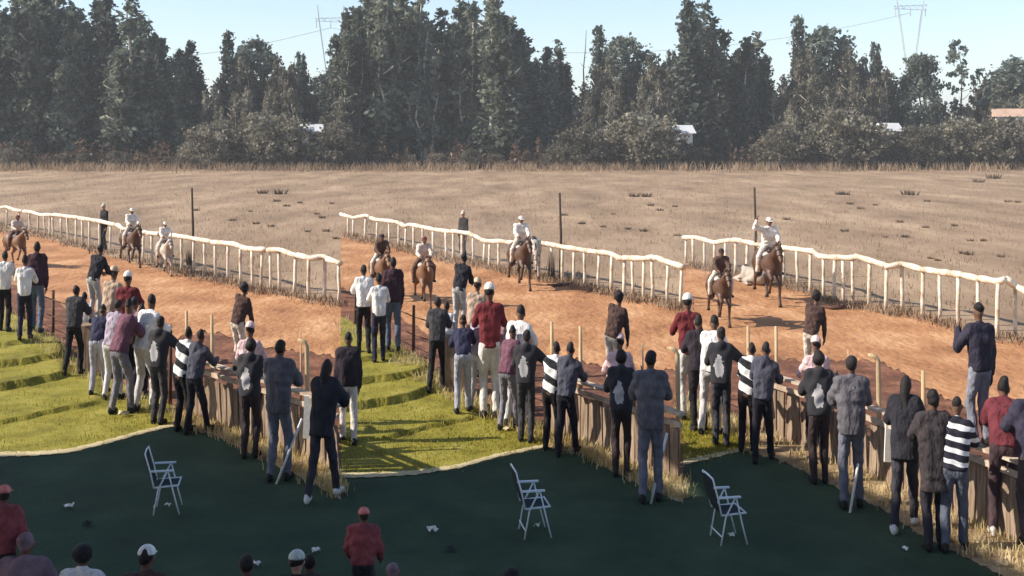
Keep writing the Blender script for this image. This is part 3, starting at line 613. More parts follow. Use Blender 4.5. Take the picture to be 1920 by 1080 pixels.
# ------------------------------------------------------------------ spectators' fence: boards with pale cap on the right, posts and wires on the left
board_from = [336, 1034, 1398]
post_px = [[(345, 583, 0), (393, 590, 0), (560, 622, 2), (572, 640, 1)], [(1035, 603, 0), (1089, 612, 0), (1207, 645, 2), (1273, 655, 1)], [(1406, 612, 0), (1459, 612, 0), (1596, 655, 2), (1653, 668, 1), (1738, 695, 0)]]
for b, (xa, xb) in enumerate(BAYS):
    P = lambda x: G(x, lerp_curve(fence_line[b], x))
    o = empty('board_fence', P(board_from[b])); L = o.location; tag(o, 'low weathered board fence with pale cap between crowd and track, ' + THIRD[b], 'fence', 'board fences between crowd and track')
    a, c = P(board_from[b]), P(xb)
    pts = []; n = 60
    for i in range(n + 1):
        x = board_from[b] + (xb - board_from[b]) * i / n; pts.append(P(x))
    # walk along the line and set boards 0.19 wide
    cum = [0.0]
    for i in range(n): cum.append(cum[-1] + (pts[i + 1] - pts[i]).length)
    def at(s):
        i = min(n - 1, max(0, int(np.searchsorted(cum, s)) - 1)); t = (s - cum[i]) / (cum[i + 1] - cum[i]); return pts[i].lerp(pts[i + 1], t), (pts[i + 1] - pts[i]).normalized()
    s = 0.0; bw = 0.19
    bmesh_ = MB().box((0, 0, 0.39), (bw - 0.014, 0.025, 0.78)); me = mesh('board', bmesh_.v, bmesh_.f); me.materials.append(M['board'])
    while s < cum[-1] - bw:
        q, t = at(s + bw / 2); ob = link('board', me, o); ob.location = q - L + Vector((0, 0, random.uniform(-0.09, 0.0))); ob.rotation_euler = (random.gauss(0, 0.03), random.gauss(0, 0.02), math.atan2(t.y, t.x)); ob.scale = (random.uniform(0.82, 1.0), 1, random.uniform(0.86, 1.0)); s += bw
    s = 0.0
    while s < cum[-1] - 0.3:
        e = min(cum[-1], s + 1.9); q0, t = at(s + 0.004); q1, _ = at(e - 0.004); mid = (q0 + q1) / 2; ln = (q1 - q0).length; rot = Matrix.Rotation(math.atan2((q1 - q0).y, (q1 - q0).x), 3, 'Z')
        MB().box(mid - L + Vector((0, 0, 0.905)), (ln, 0.13, 0.036), rot).build('cap_board', M['cap'], o)
        nrm = Vector((t.y, -t.x, 0))
        MB().box(mid - L + Vector((0, 0, 0.765)) + nrm * 0.035, (ln, 0.035, 0.07), rot).build('rail', M['cap'], o)
        MB().box(q0 - L + Vector((0, 0, 0.44)) - nrm * 0.065, (0.09, 0.09, 0.88), rot).build('post', M['board'], o)
        s = e
    # wire fence on tall thin posts along the same line, towards the left on the lawn
    w = empty('wire_fence', P(xa + 60)); L2 = w.location; tag(w, 'wire fence on tall pale posts along the crowd side of the track, ' + THIRD[b], 'fence', 'wire fences along the crowd side')
    tops = []
    xl = max(xa, -40); left = [xl + 55 * k + 25 for k in range(-4 if b == 0 else 0, 7) if xl + 55 * k + 25 < board_from[b] - 20] if b < 2 else [1300, 1345]
    for x in left:
        p = P(x) + Vector((0, 0.12, 0)); h = 1.25
        MB().tube([p - L2 + Vector((0, 0, -0.1)), p - L2 + Vector((0.01, 0, h))], [0.035, 0.028], 7).build('post', M['wire'], w, True); tops.append((p, h))
    for (x, yt, kind) in post_px[b]:
        p = P(x) + Vector((0.0, 0.14, 0)); zt = H - (yt - YH) * p.y / F; rr = (0.032, 0.032, 0.014)[kind]
        q = [p - L2, p - L2 + Vector((0.01, 0, zt * 0.5)), p - L2 + Vector((0, 0, zt - (0.07 if kind == 1 else 0)))]
        if kind == 1: q += [p - L2 + Vector((-0.03, 0, zt - 0.01)), p - L2 + Vector((-0.13, 0, zt + 0.02))]
        MB().tube(q, [rr] * (len(q) - 1) + [rr * 0.7], 8).build('post', M['post'], w, True)
    for zz in (0.35, 0.7, 1.05):
        if len(tops) > 1:
            MB().tube([p - L2 + Vector((0, 0, zz + 0.02 * math.sin(i * 2.1))) for i, (p, h) in enumerate(tops)], 0.013, 5).build('wire', M['wire'], w)
    # white board hung on the bent post
    if b != 1:
        x = 580 if b == 0 else 1662; yt, yb = (742, 822) if b == 0 else (782, 866)
        p = P(x) + Vector((0, -0.12, 0)); k = p.y / F
        c = Vector((p.x, p.y, H - ((yt + yb) / 2 - YH) * k)); o2 = MB().box((0, 0, 0), (0.115, 0.03, (yb - yt) * k), Matrix.Rotation(0.04, 3, 'Y')).build('notice_board', M['paper'], None)
        o2.location = c; tag(o2, 'narrow white board hung upright on the bent fence post, ' + THIRD[b], 'board', 'white boards on the bent posts')
# white stick leaning beside the fence
for b, (x0, y0, x1, y1) in enumerate(((557, 785, 518, 908), (1258, 812, 1220, 945), (1632, 828, 1594, 962))):
    p = G(x1, y1); k = p.y / F; q = Vector((p.x + (x0 - x1) * k, p.y + 0.35, 0)); q.z = H - (y0 - YH) * q.y / F
    o = MB().tube([p, q], [0.017, 0.017], 7).build('stick', M['paper'], None, True); tag(o, 'thin white stick leaning on the fence beside a person in grey, ' + THIRD[b], 'stick', 'white sticks leaning on the fence')

# ------------------------------------------------------------------ implicit surfaces for bodies and clothes
def surface_nets(Fd, org, h):
    nx, ny, nz = Fd.shape
    ins = Fd < 0
    c = [Fd[i:nx - 1 + i, j:ny - 1 + j, k:nz - 1 + k] for i in (0, 1) for j in (0, 1) for k in (0, 1)]
    s = sum((x < 0).astype(np.int8) for x in c); act = (s > 0) & (s < 8)
    idx = np.argwhere(act)
    if len(idx) == 0: return [], []
    vals = np.stack([x[act] for x in c], 1)
    corner = np.array([(i, j, k) for i in (0, 1) for j in (0, 1) for k in (0, 1)], dtype=np.float32)
    acc = np.zeros((len(idx), 3), np.float32); cnt = np.zeros(len(idx), np.float32)
    for a in range(8):
        for b2 in range(a + 1, 8):
            if np.abs(corner[a] - corner[b2]).sum() != 1: continue
            va, vb = vals[:, a], vals[:, b2]; m = (va < 0) != (vb < 0)
            t = np.where(m, va / np.where(va - vb == 0, 1, va - vb), 0)
            pnt = corner[a] + t[:, None] * (corner[b2] - corner[a]); acc += pnt * m[:, None]; cnt += m
    V = (idx + acc / cnt[:, None]) * h + org
    num = -np.ones(act.shape, np.int32); num[act] = np.arange(len(idx))
    Q = []
    for ax in range(3):
        a = ins.take(range(0, ins.shape[ax] - 1), ax); b2 = ins.take(range(1, ins.shape[ax]), ax)
        e = np.argwhere(a != b2); o1, o2 = [q for q in range(3) if q != ax]
        e = e[(e[:, o1] > 0) & (e[:, o2] > 0) & (e[:, o1] < ins.shape[o1] - 1) & (e[:, o2] < ins.shape[o2] - 1)]
        if len(e) == 0: continue
        flip = a[tuple(e.T)]
        def cell(d1, d2):
            q = e.copy(); q[:, o1] -= d1; q[:, o2] -= d2; return num[tuple(q.T)]
        q = np.stack([cell(1, 1), cell(0, 1), cell(0, 0), cell(1, 0)], 1)
        if ax == 1: flip = ~flip
        q[~flip] = q[~flip][:, ::-1]; Q.append(q)
    Q = np.concatenate(Q)
    return V, Q[(Q >= 0).all(1)]
class Sdf:
    def __init__(s): s.p = []; s.cuts = []
    def cap(s, a, b, ra, rb, k=0.03): s.p.append(('c', np.array(a, np.float32), np.array(b, np.float32), ra, rb, k)); return s
    def ell(s, c, r, k=0.02, rot=None): s.p.append(('e', np.array(c, np.float32), np.array(r, np.float32), 0, 0, k)); return s
    def bounds(s):
        lo = np.min([np.minimum(q[1] - (q[3] if q[0] == 'c' else q[2]), (q[2] - q[4]) if q[0] == 'c' else q[1] - q[2]) for q in s.p], 0)
        hi = np.max([np.maximum(q[1] + (q[3] if q[0] == 'c' else q[2]), (q[2] + q[4]) if q[0] == 'c' else q[1] + q[2]) for q in s.p], 0)
        return lo, hi
    def mesh(s, h, cut=None, wr=0.0, seed=0):
        lo, hi = s.bounds(); lo = lo - 2.5 * h - 0.02; hi = hi + 2.5 * h + 0.02
        n = np.ceil((hi - lo) / h).astype(int) + 1
        ax = [lo[i] + h * np.arange(n[i], dtype=np.float32) for i in range(3)]
        X, Y, Z = np.meshgrid(*ax, indexing='ij')
        Dd = np.full(X.shape, 9.0, np.float32)
        for q in s.p:
            pad = (max(q[3], q[4]) if q[0] == 'c' else 0) + 0.09
            if q[0] == 'c': a, b2 = np.minimum(q[1], q[2]) - pad, np.maximum(q[1], q[2]) + pad
            else: a, b2 = q[1] - q[2] - 0.09, q[1] + q[2] + 0.09
            i0 = np.clip(((a - lo) / h).astype(int), 0, n - 1); i1 = np.clip(((b2 - lo) / h).astype(int) + 2, 1, n)
            sl_ = tuple(slice(i0[t], i1[t]) for t in range(3)); x, y, z = X[sl_], Y[sl_], Z[sl_]
            if q[0] == 'c':
                ba = q[2] - q[1]; L2 = float(ba @ ba) + 1e-9
                t = np.clip(((x - q[1][0]) * ba[0] + (y - q[1][1]) * ba[1] + (z - q[1][2]) * ba[2]) / L2, 0, 1)
                d = np.sqrt((x - q[1][0] - t * ba[0]) ** 2 + (y - q[1][1] - t * ba[1]) ** 2 + (z - q[1][2] - t * ba[2]) ** 2) - (q[3] + (q[4] - q[3]) * t)
            else:
                d = (np.sqrt(((x - q[1][0]) / q[2][0]) ** 2 + ((y - q[1][1]) / q[2][1]) ** 2 + ((z - q[1][2]) / q[2][2]) ** 2) - 1) * float(q[2].min())
            k = q[5]; cur = Dd[sl_]; hh = np.maximum(k - np.abs(cur - d), 0) / k
            Dd[sl_] = np.minimum(cur, d) - hh * hh * k * 0.25
        if wr:
            r = random.Random(seed); w = np.zeros_like(Dd)
            for _ in range(5):
                kx, ky, kz = r.gauss(0, 14), r.gauss(0, 14), r.gauss(0, 26); w += np.sin(kx * X + ky * Y + kz * Z + r.random() * 6)
            Dd = Dd + wr * w / 2.2
        if cut is not None: Dd = np.maximum(Dd, cut(X, Y, Z))
        return surface_nets(Dd, lo, h)
def V3(*a): return np.array(a, dtype=np.float64)
def nrm(v): return v / (np.linalg.norm(v) + 1e-9)

def tube_np(b, pts, rad, n=5): b.tube([Vector(p) for p in pts], rad, n)
def hand(b, wrist, d, out, side):
    """palm direction d, knuckle-row direction out; five unequal bent fingers and a thumb, added to mesh b"""
    d = nrm(d); out = nrm(out - d * (out @ d)); inn = np.cross(d, out) * side
    kn = wrist + d * 0.085
    for i, (o, L) in enumerate(((0.030, 0.070), (0.010, 0.078), (-0.010, 0.073), (-0.029, 0.058))):
        p0 = wrist + d * 0.03 + out * o * 0.7; p1 = kn + out * o; p2 = p1 + d * L * 0.5 + inn * 0.012; p3 = p2 + d * L * 0.38 + inn * 0.03
        tube_np(b, [p0, p1, p2, p3], [0.012, 0.0105, 0.009, 0.006])
    t0 = wrist + d * 0.02 + out * 0.02; t1 = t0 + d * 0.035 + out * 0.03 + inn * 0.012; t2 = t1 + d * 0.035 + out * 0.012 + inn * 0.012
    tube_np(b, [t0, t1, t2], [0.014, 0.011, 0.007])

def make_person(pose, top, legs, skin, hair='short', shoe=(0.02, 0.018, 0.018), cap=None, seed=0, loose=0.02, hood=False, skirt=0.0, sleeve=True, hcol=None, gs=0.02, clean_top=None):
    """builds body mesh (top-level) with clothes as children, standing at the origin, facing +Y"""
    g = pose.get
    lean, side, turn = g('lean', 0.05), g('side', 0.0), g('turn', 0.0)
    hip = V3(g('hx', 0), g('hy', 0), g('hipz', 0.93))
    up = nrm(V3(math.sin(side), math.sin(lean), math.cos(lean) * math.cos(side)))
    rt = nrm(np.cross(V3(-math.sin(turn), math.cos(turn), 0), up)); fw = np.cross(up, rt)
    rh = V3(1, 0, 0)
    Wst = hip + up * 0.14; C = hip + up * 0.34; N = hip + up * 0.51
    sh = {s: N - up * 0.055 + rt * s * 0.165 for s in (-1, 1)}
    hd = nrm(up * 0.35 + V3(g('hdx', 0), g('hdy', 0.08), 0.9)); hc = N + hd * 0.165 + fw * 0.02
    lk = g('look', 0.0); hf = nrm(fw * math.cos(lk) - rt * math.sin(lk)); hf = nrm(hf - hd * (hf @ hd)); hr = np.cross(hf, hd)
    J = {}
    for s, nm in ((-1, 'L'), (1, 'R')):
        hj = hip + rh * s * 0.088 - V3(0, 0, 0.02); ft = V3(*g('foot' + nm, (s * 0.10, 0.0, 0.0)))
        an = ft + V3(0, -0.02, 0.085); v = an - hj; L = min(np.linalg.norm(v), 0.868); v = nrm(v); m = hj + v * L * 0.5
        an = hj + v * L if np.linalg.norm(an - hj) > 0.87 else an
        kd = V3(*g('knee' + nm, (s * 0.1, 1.0, 0.1))); kd = nrm(kd - v * (kd @ v)); bend = math.sqrt(max(0.0, 0.435 ** 2 - (L / 2) ** 2))
        kn = m + kd * bend
        ua = nrm(V3(*g('up' + nm, (s * 0.16, 0.06, -1)))); fa = nrm(V3(*g('fo' + nm, (s * 0.02, 0.28, -1))))
        el = sh[s] + ua * 0.285; wr = el + fa * 0.25
        J[s] = dict(hj=hj, kn=kn, an=an, toe=an + nrm(V3(s * 0.25, 1, 0)) * 0.15 - V3(0, 0, 0.045), el=el, wr=wr, fa=fa)
    b = Sdf()
    b.cap(hip - rh * 0.06, hip + rh * 0.06, 0.095, 0.095, 0.05)
    b.cap(hip - rh * 0.05, C - rt * 0.065, 0.09, 0.095, 0.05); b.cap(hip + rh * 0.05, C + rt * 0.065, 0.09, 0.095, 0.05)
    b.cap(C - rt * 0.06, N - up * 0.07 - rt * 0.08, 0.095, 0.07, 0.05); b.cap(C + rt * 0.06, N - up * 0.07 + rt * 0.08, 0.095, 0.07, 0.05)
    b.cap(sh[-1], sh[1], 0.045, 0.045, 0.05); b.cap(N - up * 0.05, hc - hd * 0.05, 0.052, 0.048, 0.04)
    for s in (-1, 1):
        j = J[s]
        b.cap(j['hj'], j['kn'], 0.078, 0.052, 0.04); b.cap(j['kn'], j['an'], 0.05, 0.034, 0.03); b.cap(j['an'], j['toe'], 0.036, 0.028, 0.02)
        b.cap(sh[s], j['el'], 0.046, 0.036, 0.04); b.cap(j['el'], j['wr'], 0.036, 0.026, 0.02); b.cap(j['wr'], j['wr'] + j['fa'] * 0.075, 0.03, 0.03, 0.02)
    b.ell(hc, (0.072, 0.086, 0.108), 0.02); b.cap(hc + hf * 0.04 - hd * 0.06, hc + hf * 0.062 - hd * 0.082, 0.045, 0.03, 0.03)
    b.cap(hc + hf * 0.085 - hd * 0.0, hc + hf * 0.108 - hd * 0.028, 0.012, 0.017, 0.012)
    for s in (-1, 1): b.cap(hc + hr * s * 0.078 - hd * 0.02, hc + hr * s * 0.084 + hd * 0.015, 0.016, 0.016, 0.01)
    v, f = b.mesh(gs); mb = MB(); mb.add([tuple(p) for p in v], [tuple(int(i) for i in q) for q in f])
    for s in (-1, 1): hand(mb, J[s]['wr'], J[s]['fa'], np.cross(J[s]['fa'], rt) + 1e-4, s)
    body = mb.build('person', skin, None, True)
    def part(name, sd, m, **kw):
        v, f = sd.mesh(kw.pop('h', gs), **kw); o = link(name, mesh(name, v.tolist(), f.tolist(), True), body, m); return o
    # trousers (or skirt)
    t = Sdf(); e = 0.018
    t.cap(hip - rh * 0.06, hip + rh * 0.06, 0.105, 0.105, 0.05); t.cap(hip, Wst - up * 0.03, 0.10, 0.095, 0.05)
    for s in (-1, 1):
        j = J[s]; t.cap(j['hj'], j['kn'], 0.085 + e, 0.060 + e, 0.03); t.cap(j['kn'], j['an'] + (j['kn'] - j['an']) * g('hem', 0.06), 0.058 + e, 0.046 + e, 0.02)
    part('trousers', t, legs, wr=0.006, seed=seed)
    # top with hem cut square to the back, sleeves to the wrist
    q = Sdf(); e = loose; hemp = hip - up * (0.04 + skirt); 
    q.cap(hip - up * (0.10 + skirt) - rh * 0.05, C - rt * 0.065, 0.10 + e, 0.108 + e, 0.05); q.cap(hip - up * (0.10 + skirt) + rh * 0.05, C + rt * 0.065, 0.10 + e, 0.108 + e, 0.05)
    q.cap(C - rt * 0.06, N - up * 0.07 - rt * 0.085, 0.105 + e, 0.075 + e, 0.05); q.cap(C + rt * 0.06, N - up * 0.07 + rt * 0.085, 0.105 + e, 0.075 + e, 0.05)
    q.cap(sh[-1], sh[1], 0.052 + e, 0.052 + e, 0.05); q.cap(N - up * 0.05, N + up * 0.015, 0.062 + e * 0.7, 0.054 + e * 0.5, 0.04)
    if hood: q.ell(N - fw * 0.075 + up * 0.0, (0.10, 0.07, 0.08), 0.04)
    nsl = len(q.p)
    for s in (-1, 1):
        j = J[s]; ew = j['wr'] if sleeve else j['el'] * 0.75 + sh[s] * 0.25
        q.cap(sh[s], j['el'] if sleeve else ew, 0.058 + e, 0.050 + e * 0.8, 0.04)
        if sleeve: q.cap(j['el'], j['wr'] - j['fa'] * 0.015, 0.048 + e * 0.8, 0.036 + e * 0.6, 0.02)
    arms = [(sh[s], J[s]['el'], J[s]['wr']) for s in (-1, 1)]
    def cut(X, Y, Z):
        pl = -((X - hemp[0]) * up[0] + (Y - hemp[1]) * up[1] + (Z - hemp[2]) * up[2])
        for a, m, c in arms:                       # keep sleeves below the hem line
            for p0, p1 in ((a, m), (m, c)):
                ba = p1 - p0; tt = np.clip(((X - p0[0]) * ba[0] + (Y - p0[1]) * ba[1] + (Z - p0[2]) * ba[2]) / (ba @ ba), 0, 1)
                pl = np.minimum(pl, np.sqrt((X - p0[0] - tt * ba[0]) ** 2 + (Y - p0[1] - tt * ba[1]) ** 2 + (Z - p0[2] - tt * ba[2]) ** 2) - 0.075 - e)
        return pl.astype(np.float32)
    part('jacket' if loose > 0.025 else 'shirt', q, top, wr=0.009, seed=seed + 1, cut=cut)
    sm = cloth('shoe_cloth', shoe, 0.7)
    for s in (-1, 1):
        j = J[s]; z = Sdf(); z.cap(j['an'] + V3(0, -0.03, -0.035), j['toe'] - V3(0, 0, 0.0), 0.052, 0.043, 0.02); z.cap(j['an'] + V3(0, -0.01, 0.01), j['an'] + V3(0, 0, -0.03), 0.048, 0.05, 0.02); part('shoe', z, sm)
    hm = hcol or M['hair']
    if hair:
        z = Sdf(); z.ell(hc + hd * 0.028 - hf * 0.016, (0.079, 0.091, 0.094), 0.02)
        if hair == 'long': z.cap(hc - hf * 0.06, N - fw * 0.09 - up * 0.10, 0.075, 0.05, 0.03)
        if hair == 'bushy': z.ell(hc + hd * 0.04 - hf * 0.03, (0.105, 0.112, 0.112), 0.02)
        if hair == 'bun': z.ell(hc + hd * 0.11 - hf * 0.07, (0.05, 0.05, 0.05), 0.02)
        def hcut(X, Y, Z): return ((X - hc[0]) * hf[0] + (Y - hc[1]) * hf[1] + (Z - hc[2]) * hf[2] - 0.045 - 0.6 * np.maximum(0, (X - hc[0]) * hd[0] + (Y - hc[1]) * hd[1] + (Z - hc[2]) * hd[2])).astype(np.float32)
        part('hair', z, hm, cut=hcut, wr=0.010, seed=seed + 2, h=0.014)
    if cap is not None:
        z = Sdf(); z.ell(hc + hd * 0.045 - hf * 0.008, (0.098, 0.108, 0.098), 0.02)
        zc = hc + hd * 0.04
        def ccut(X, Y, Z): return -((X - zc[0]) * hd[0] + (Y - zc[1]) * hd[1] + (Z - zc[2]) * hd[2]).astype(np.float32)
        co = part('cap', z, cloth('cap_cloth', cap), cut=ccut, h=0.014)
        mb2 = MB(); br = hc + hd * 0.045 + hf * 0.09
        mb2.add([tuple(br - hr * 0.075 - hf * 0.01), tuple(br + hr * 0.075 - hf * 0.01), tuple(br + hr * 0.055 + hf * 0.07 - hd * 0.01), tuple(br - hr * 0.055 + hf * 0.07 - hd * 0.01)] + [tuple(p) for p in (br - hr * 0.075 - hf * 0.01 + hd * 0.012, br + hr * 0.075 - hf * 0.01 + hd * 0.012, br + hr * 0.055 + hf * 0.07, br - hr * 0.055 + hf * 0.07)], [(0, 3, 2, 1), (4, 5, 6, 7), (0, 1, 5, 4), (1, 2, 6, 5), (2, 3, 7, 6), (3, 0, 4, 7)])
        mb2.build('brim', cloth('cap_cloth', cap), co)
    for s in (-1, 1):
        MB().ball(tuple(hc + hf * 0.086 + hr * s * 0.032 + hd * 0.012), 0.011, 6, 4).build('eye', M['eye'], body, True)
    zmax = max(p[2] for p in mb.v)
    if hair or cap is not None: zmax += 0.02
    body['_z'] = zmax
    return body

# clothing colours
BLACK = (0.016, 0.015, 0.018); CHAR = (0.045, 0.042, 0.046); NAVY = (0.022, 0.024, 0.045); GREY = (0.16, 0.155, 0.165); LGREY = (0.36, 0.35, 0.36)
WHITE = (0.72, 0.68, 0.65); JEAN = (0.10, 0.125, 0.17); LJEAN = (0.27, 0.29, 0.35); MAROON = (0.12, 0.022, 0.028); RED = (0.135, 0.020, 0.024); PURP = (0.14, 0.06, 0.085); BROWN = (0.065, 0.038, 0.028); TAN = (0.42, 0.30, 0.22); PINK = (0.62, 0.42, 0.42)
C = lambda n, c: cloth(n, c)
ST1 = stripes('striped_jumper_cloth', (0.75, 0.73, 0.7), (0.02, 0.02, 0.024), 0.24, 0.55, (0.35, 0, 1))
ST2 = stripes('banded_sweater_cloth', (0.72, 0.70, 0.70), (0.022, 0.02, 0.03), 0.125, 0.42, (0.15, 0, 1))
def patch(name, c1, c2, ctr, rad):
    m = bpy.data.materials.new(name); m.use_nodes = True; n = m.node_tree.nodes; l = m.node_tree.links
    b = n['Principled BSDF']; b.inputs['Roughness'].default_value = 0.9
    g = n.new('ShaderNodeTexCoord'); mp = n.new('ShaderNodeMapping'); mp.vector_type = 'TEXTURE'; mp.inputs['Location'].default_value = ctr; mp.inputs['Scale'].default_value = rad
    t = n.new('ShaderNodeTexNoise'); t.inputs['Scale'].default_value = 16; t.inputs['Detail'].default_value = 4; l.new(g.outputs['Object'], t.inputs['Vector']); l.new(g.outputs['Object'], mp.inputs[0])
    ln = n.new('ShaderNodeVectorMath'); ln.operation = 'LENGTH'; l.new(mp.outputs[0], ln.inputs[0])
    a = n.new('ShaderNodeMath'); a.operation = 'MULTIPLY_ADD'; l.new(t.outputs['Fac'], a.inputs[0]); a.inputs[1].default_value = 1.3; l.new(ln.outputs['Value'], a.inputs[2])
    gt = n.new('ShaderNodeMath'); gt.operation = 'GREATER_THAN'; l.new(a.outputs[0], gt.inputs[0]); gt.inputs[1].default_value = 1.6
    mx = n.new('ShaderNodeMix'); mx.data_type = 'RGBA'; l.new(gt.outputs[0], mx.inputs['Factor']); mx.inputs[6].default_value = (*c1, 1); mx.inputs[7].default_value = (*c2, 1)
    l.new(mx.outputs[2], b.inputs['Base Color']); return m
STA = patch('panelled_back_cloth', (0.46, 0.43, 0.43), (0.02, 0.018, 0.022), (-0.04, -0.12, 1.16), (0.095, 0.5, 0.15))
rail_arms = dict(upL=(-0.35, 0.75, -0.75), foL=(0.35, 0.9, 0.05), upR=(0.35, 0.75, -0.75), foR=(-0.3, 0.9, 0.05))
def ps(**k):
    d = dict(rail_arms); d.update(k); return d
down = dict()
UN = {}
U = lambda k, *a, **kw: UN.__setitem__(k, (a, kw))
walk = dict(footL=(-0.11, 0.12, 0), footR=(0.12, -0.12, 0))
U('p1', ps(lean=0.12, **walk), C('white_shirt_cloth', WHITE), C('black_trouser_cloth', BLACK), 'skin_dark', loose=0.03)
U('p3', ps(lean=0.1, footL=(-0.12, -0.02, 0), footR=(0.11, 0.15, 0)), C('white_shirt_cloth', WHITE), C('navy_trouser_cloth', NAVY), 'skin_dark', loose=0.015)
U('p4', dict(lean=0.08, **walk), C('maroon_jacket_cloth', (0.045, 0.02, 0.028)), C('blue_jeans_cloth', JEAN), 'skin_dark', loose=0.035, hood=True)
U('p5', ps(lean=0.24, footL=(-0.14, -0.20, 0), footR=(0.12, 0.14, 0)), C('charcoal_jacket_cloth', CHAR), C('black_trouser_cloth', BLACK), 'skin_dark', loose=0.04)
U('p6', ps(lean=0.42, side=0.16, hy=-0.1, footL=(-0.12, 0, 0), footR=(0.08, 0.05, 0)), C('black_shirt_cloth', (0.028, 0.026, 0.032)), C('white_trouser_cloth', (0.5, 0.46, 0.44)), 'skin_dark', loose=0.02)
U('p7', ps(lean=0.75, hy=-0.15, footL=(-0.13, -0.15, 0), footR=(0.12, 0.12, 0)), C('navy_shirt_cloth', (0.03, 0.03, 0.06)), C('pale_jeans_cloth', (0.34, 0.34, 0.40)), 'skin_dark', loose=0.02)
U('p8', ps(lean=0.18, side=0.1), C('tan_shirt_cloth', TAN), C('brown_trouser_cloth', BROWN), 'skin_dark', cap=(0.62, 0.45, 0.30))
U('p9', ps(lean=0.12), C('red_shirt_cloth', RED), C('white_trouser_cloth', (0.62, 0.58, 0.52)), 'skin_dark', cap=(0.80, 0.72, 0.64))
U('p10', ps(lean=0.45, hy=-0.12, turn=-0.3, footL=(-0.14, -0.15, 0), footR=(0.12, 0.1, 0)), C('plum_jacket_cloth', PURP), C('grey_jeans_cloth', (0.19, 0.18, 0.21)), 'skin_dark', loose=0.035)
U('p11', ps(lean=0.15), C('black_jacket_cloth', (0.03, 0.022, 0.028)), C('black_trouser_cloth', BLACK), 'skin_dark', loose=0.035)
U('p12', ps(lean=0.30, side=0.1, hy=-0.08, footL=(-0.15, -0.1, 0), footR=(0.14, 0.05, 0)), C('white_shirt_cloth', WHITE), C('white_trouser_cloth', (0.60, 0.57, 0.56)), 'skin_dark', loose=0.03)
U('p13', dict(rail_arms, lean=0.16, upR=(0.8, 0.35, -0.55), foR=(0.9, 0.4, -0.1), footL=(-0.10, 0.02, 0), footR=(0.1, -0.05, 0)), STA, C('charcoal_trouser_cloth', (0.05, 0.047, 0.05)), 'skin_dark', loose=0.035, hood=True)
U('p14', ps(lean=0.3, side=0.12, hy=-0.1, footL=(-0.12, -0.05, 0), footR=(0.10, 0.08, 0)), ST1, C('black_trouser_cloth', (0.022, 0.016, 0.018)), 'skin_dark', loose=0.022)
U('p15', ps(lean=0.26, side=0.1, hy=-0.1, footL=(-0.12, -0.2, 0), footR=(0.14, 0.22, 0)), C('slate_hoodie_cloth', (0.065, 0.065, 0.085)), C('black_trouser_cloth', (0.02, 0.018, 0.024)), 'skin_dark', loose=0.03, hood=True)
U('p16', ps(lean=0.30, side=0.20, hdx=-0.05, hy=-0.08, footL=(-0.1, 0, 0), footR=(0.06, 0.06, 0)), C('brown_jacket_cloth', (0.075, 0.042, 0.035)), C('cream_trouser_cloth', (0.62, 0.52, 0.42)), 'skin_dark', loose=0.02, hair='bushy')
UN['p16'][0][0].update(upL=(-0.12, 0.35, -0.9), foL=(0.1, 0.5, -0.8), upR=(0.12, 0.3, -0.95), foR=(-0.1, 0.4, -0.9))
UN['p6'][0][0].update(upL=(-0.1, 0.5, -0.8), foL=(0.2, 0.7, -0.3), upR=(0.15, 0.5, -0.8), foR=(-0.1, 0.8, -0.2))
U('p17', ps(lean=0.12), C('pink_shirt_cloth', PINK), C('black_trouser_cloth', BLACK), 'skin_dark', cap=(0.72, 0.50, 0.47), loose=0.015)
U('p18', dict(rail_arms, lean=0.14, footL=(-0.10, -0.02, 0), footR=(0.10, 0.06, 0), upR=(0.45, 0.6, -0.7), foR=(0.25, 0.7, 0.6)), STA, C('brown_black_trouser_cloth', (0.04, 0.026, 0.026)), 'skin_dark', loose=0.045, hair='bushy', hood=True)
U('p20', ps(lean=0.10, footL=(-0.12, -0.05, 0), footR=(0.12, 0.08, 0)), C('grey_jacket_cloth', (0.115, 0.105, 0.115)), C('grey_blue_jeans_cloth', (0.15, 0.15, 0.185)), 'skin_dark', loose=0.045, skirt=0.06)
U('p21', ps(lean=0.30, hy=-0.2, footL=(-0.14, -0.42, 0), footR=(0.12, 0.12, 0)), C('black_coat_cloth', (0.024, 0.022, 0.028)), C('charcoal_trouser_cloth', (0.045, 0.04, 0.048)), 'skin_dark', loose=0.045, skirt=0.12, shoe=(0.7, 0.68, 0.64), hair='long')
U('p22', ps(lean=0.14, footL=(-0.09, -0.06, 0), footR=(0.10, 0.05, 0)), C('dark_brown_coat_cloth', (0.042, 0.033, 0.034)), C('dark_trouser_cloth', (0.03, 0.026, 0.034)), 'skin_dark', loose=0.045, skirt=0.26)
U('p23', ps(lean=0.3, hy=-0.12, side=0.05, footL=(-0.13, -0.1, 0), footR=(0.13, 0.12, 0)), ST2, C('blue_grey_jeans_cloth', (0.10, 0.11, 0.145)), 'skin_dark', loose=0.025)
U('p24', dict(lean=0.05, footL=(-0.09, 0.02, 0), footR=(0.09, -0.02, 0), upL=(-0.5, 0.25, -0.6), foL=(0.35, 0.5, 0.9), upR=(0.16, 0.0, -1), foR=(0.05, 0.08, -1)), C('navy_jacket_cloth', (0.03, 0.026, 0.042)), C('stone_grey_jeans_cloth', (0.21, 0.21, 0.245)), 'skin_dark', loose=0.03)
U('p25', ps(lean=0.62, hy=-0.15, footL=(-0.14, -0.2, 0), footR=(0.14, 0.15, 0)), C('maroon_shirt_cloth', (0.13, 0.026, 0.034)), C('dusky_trouser_cloth', (0.06, 0.035, 0.04)), 'skin_dark', loose=0.035, shoe=(0.66, 0.60, 0.54))
U('p26', ps(lean=0.16), C('navy_jacket_cloth', (0.035, 0.03, 0.05)), C('dusky_trouser_cloth', (0.06, 0.045, 0.05)), 'skin_dark', loose=0.04)
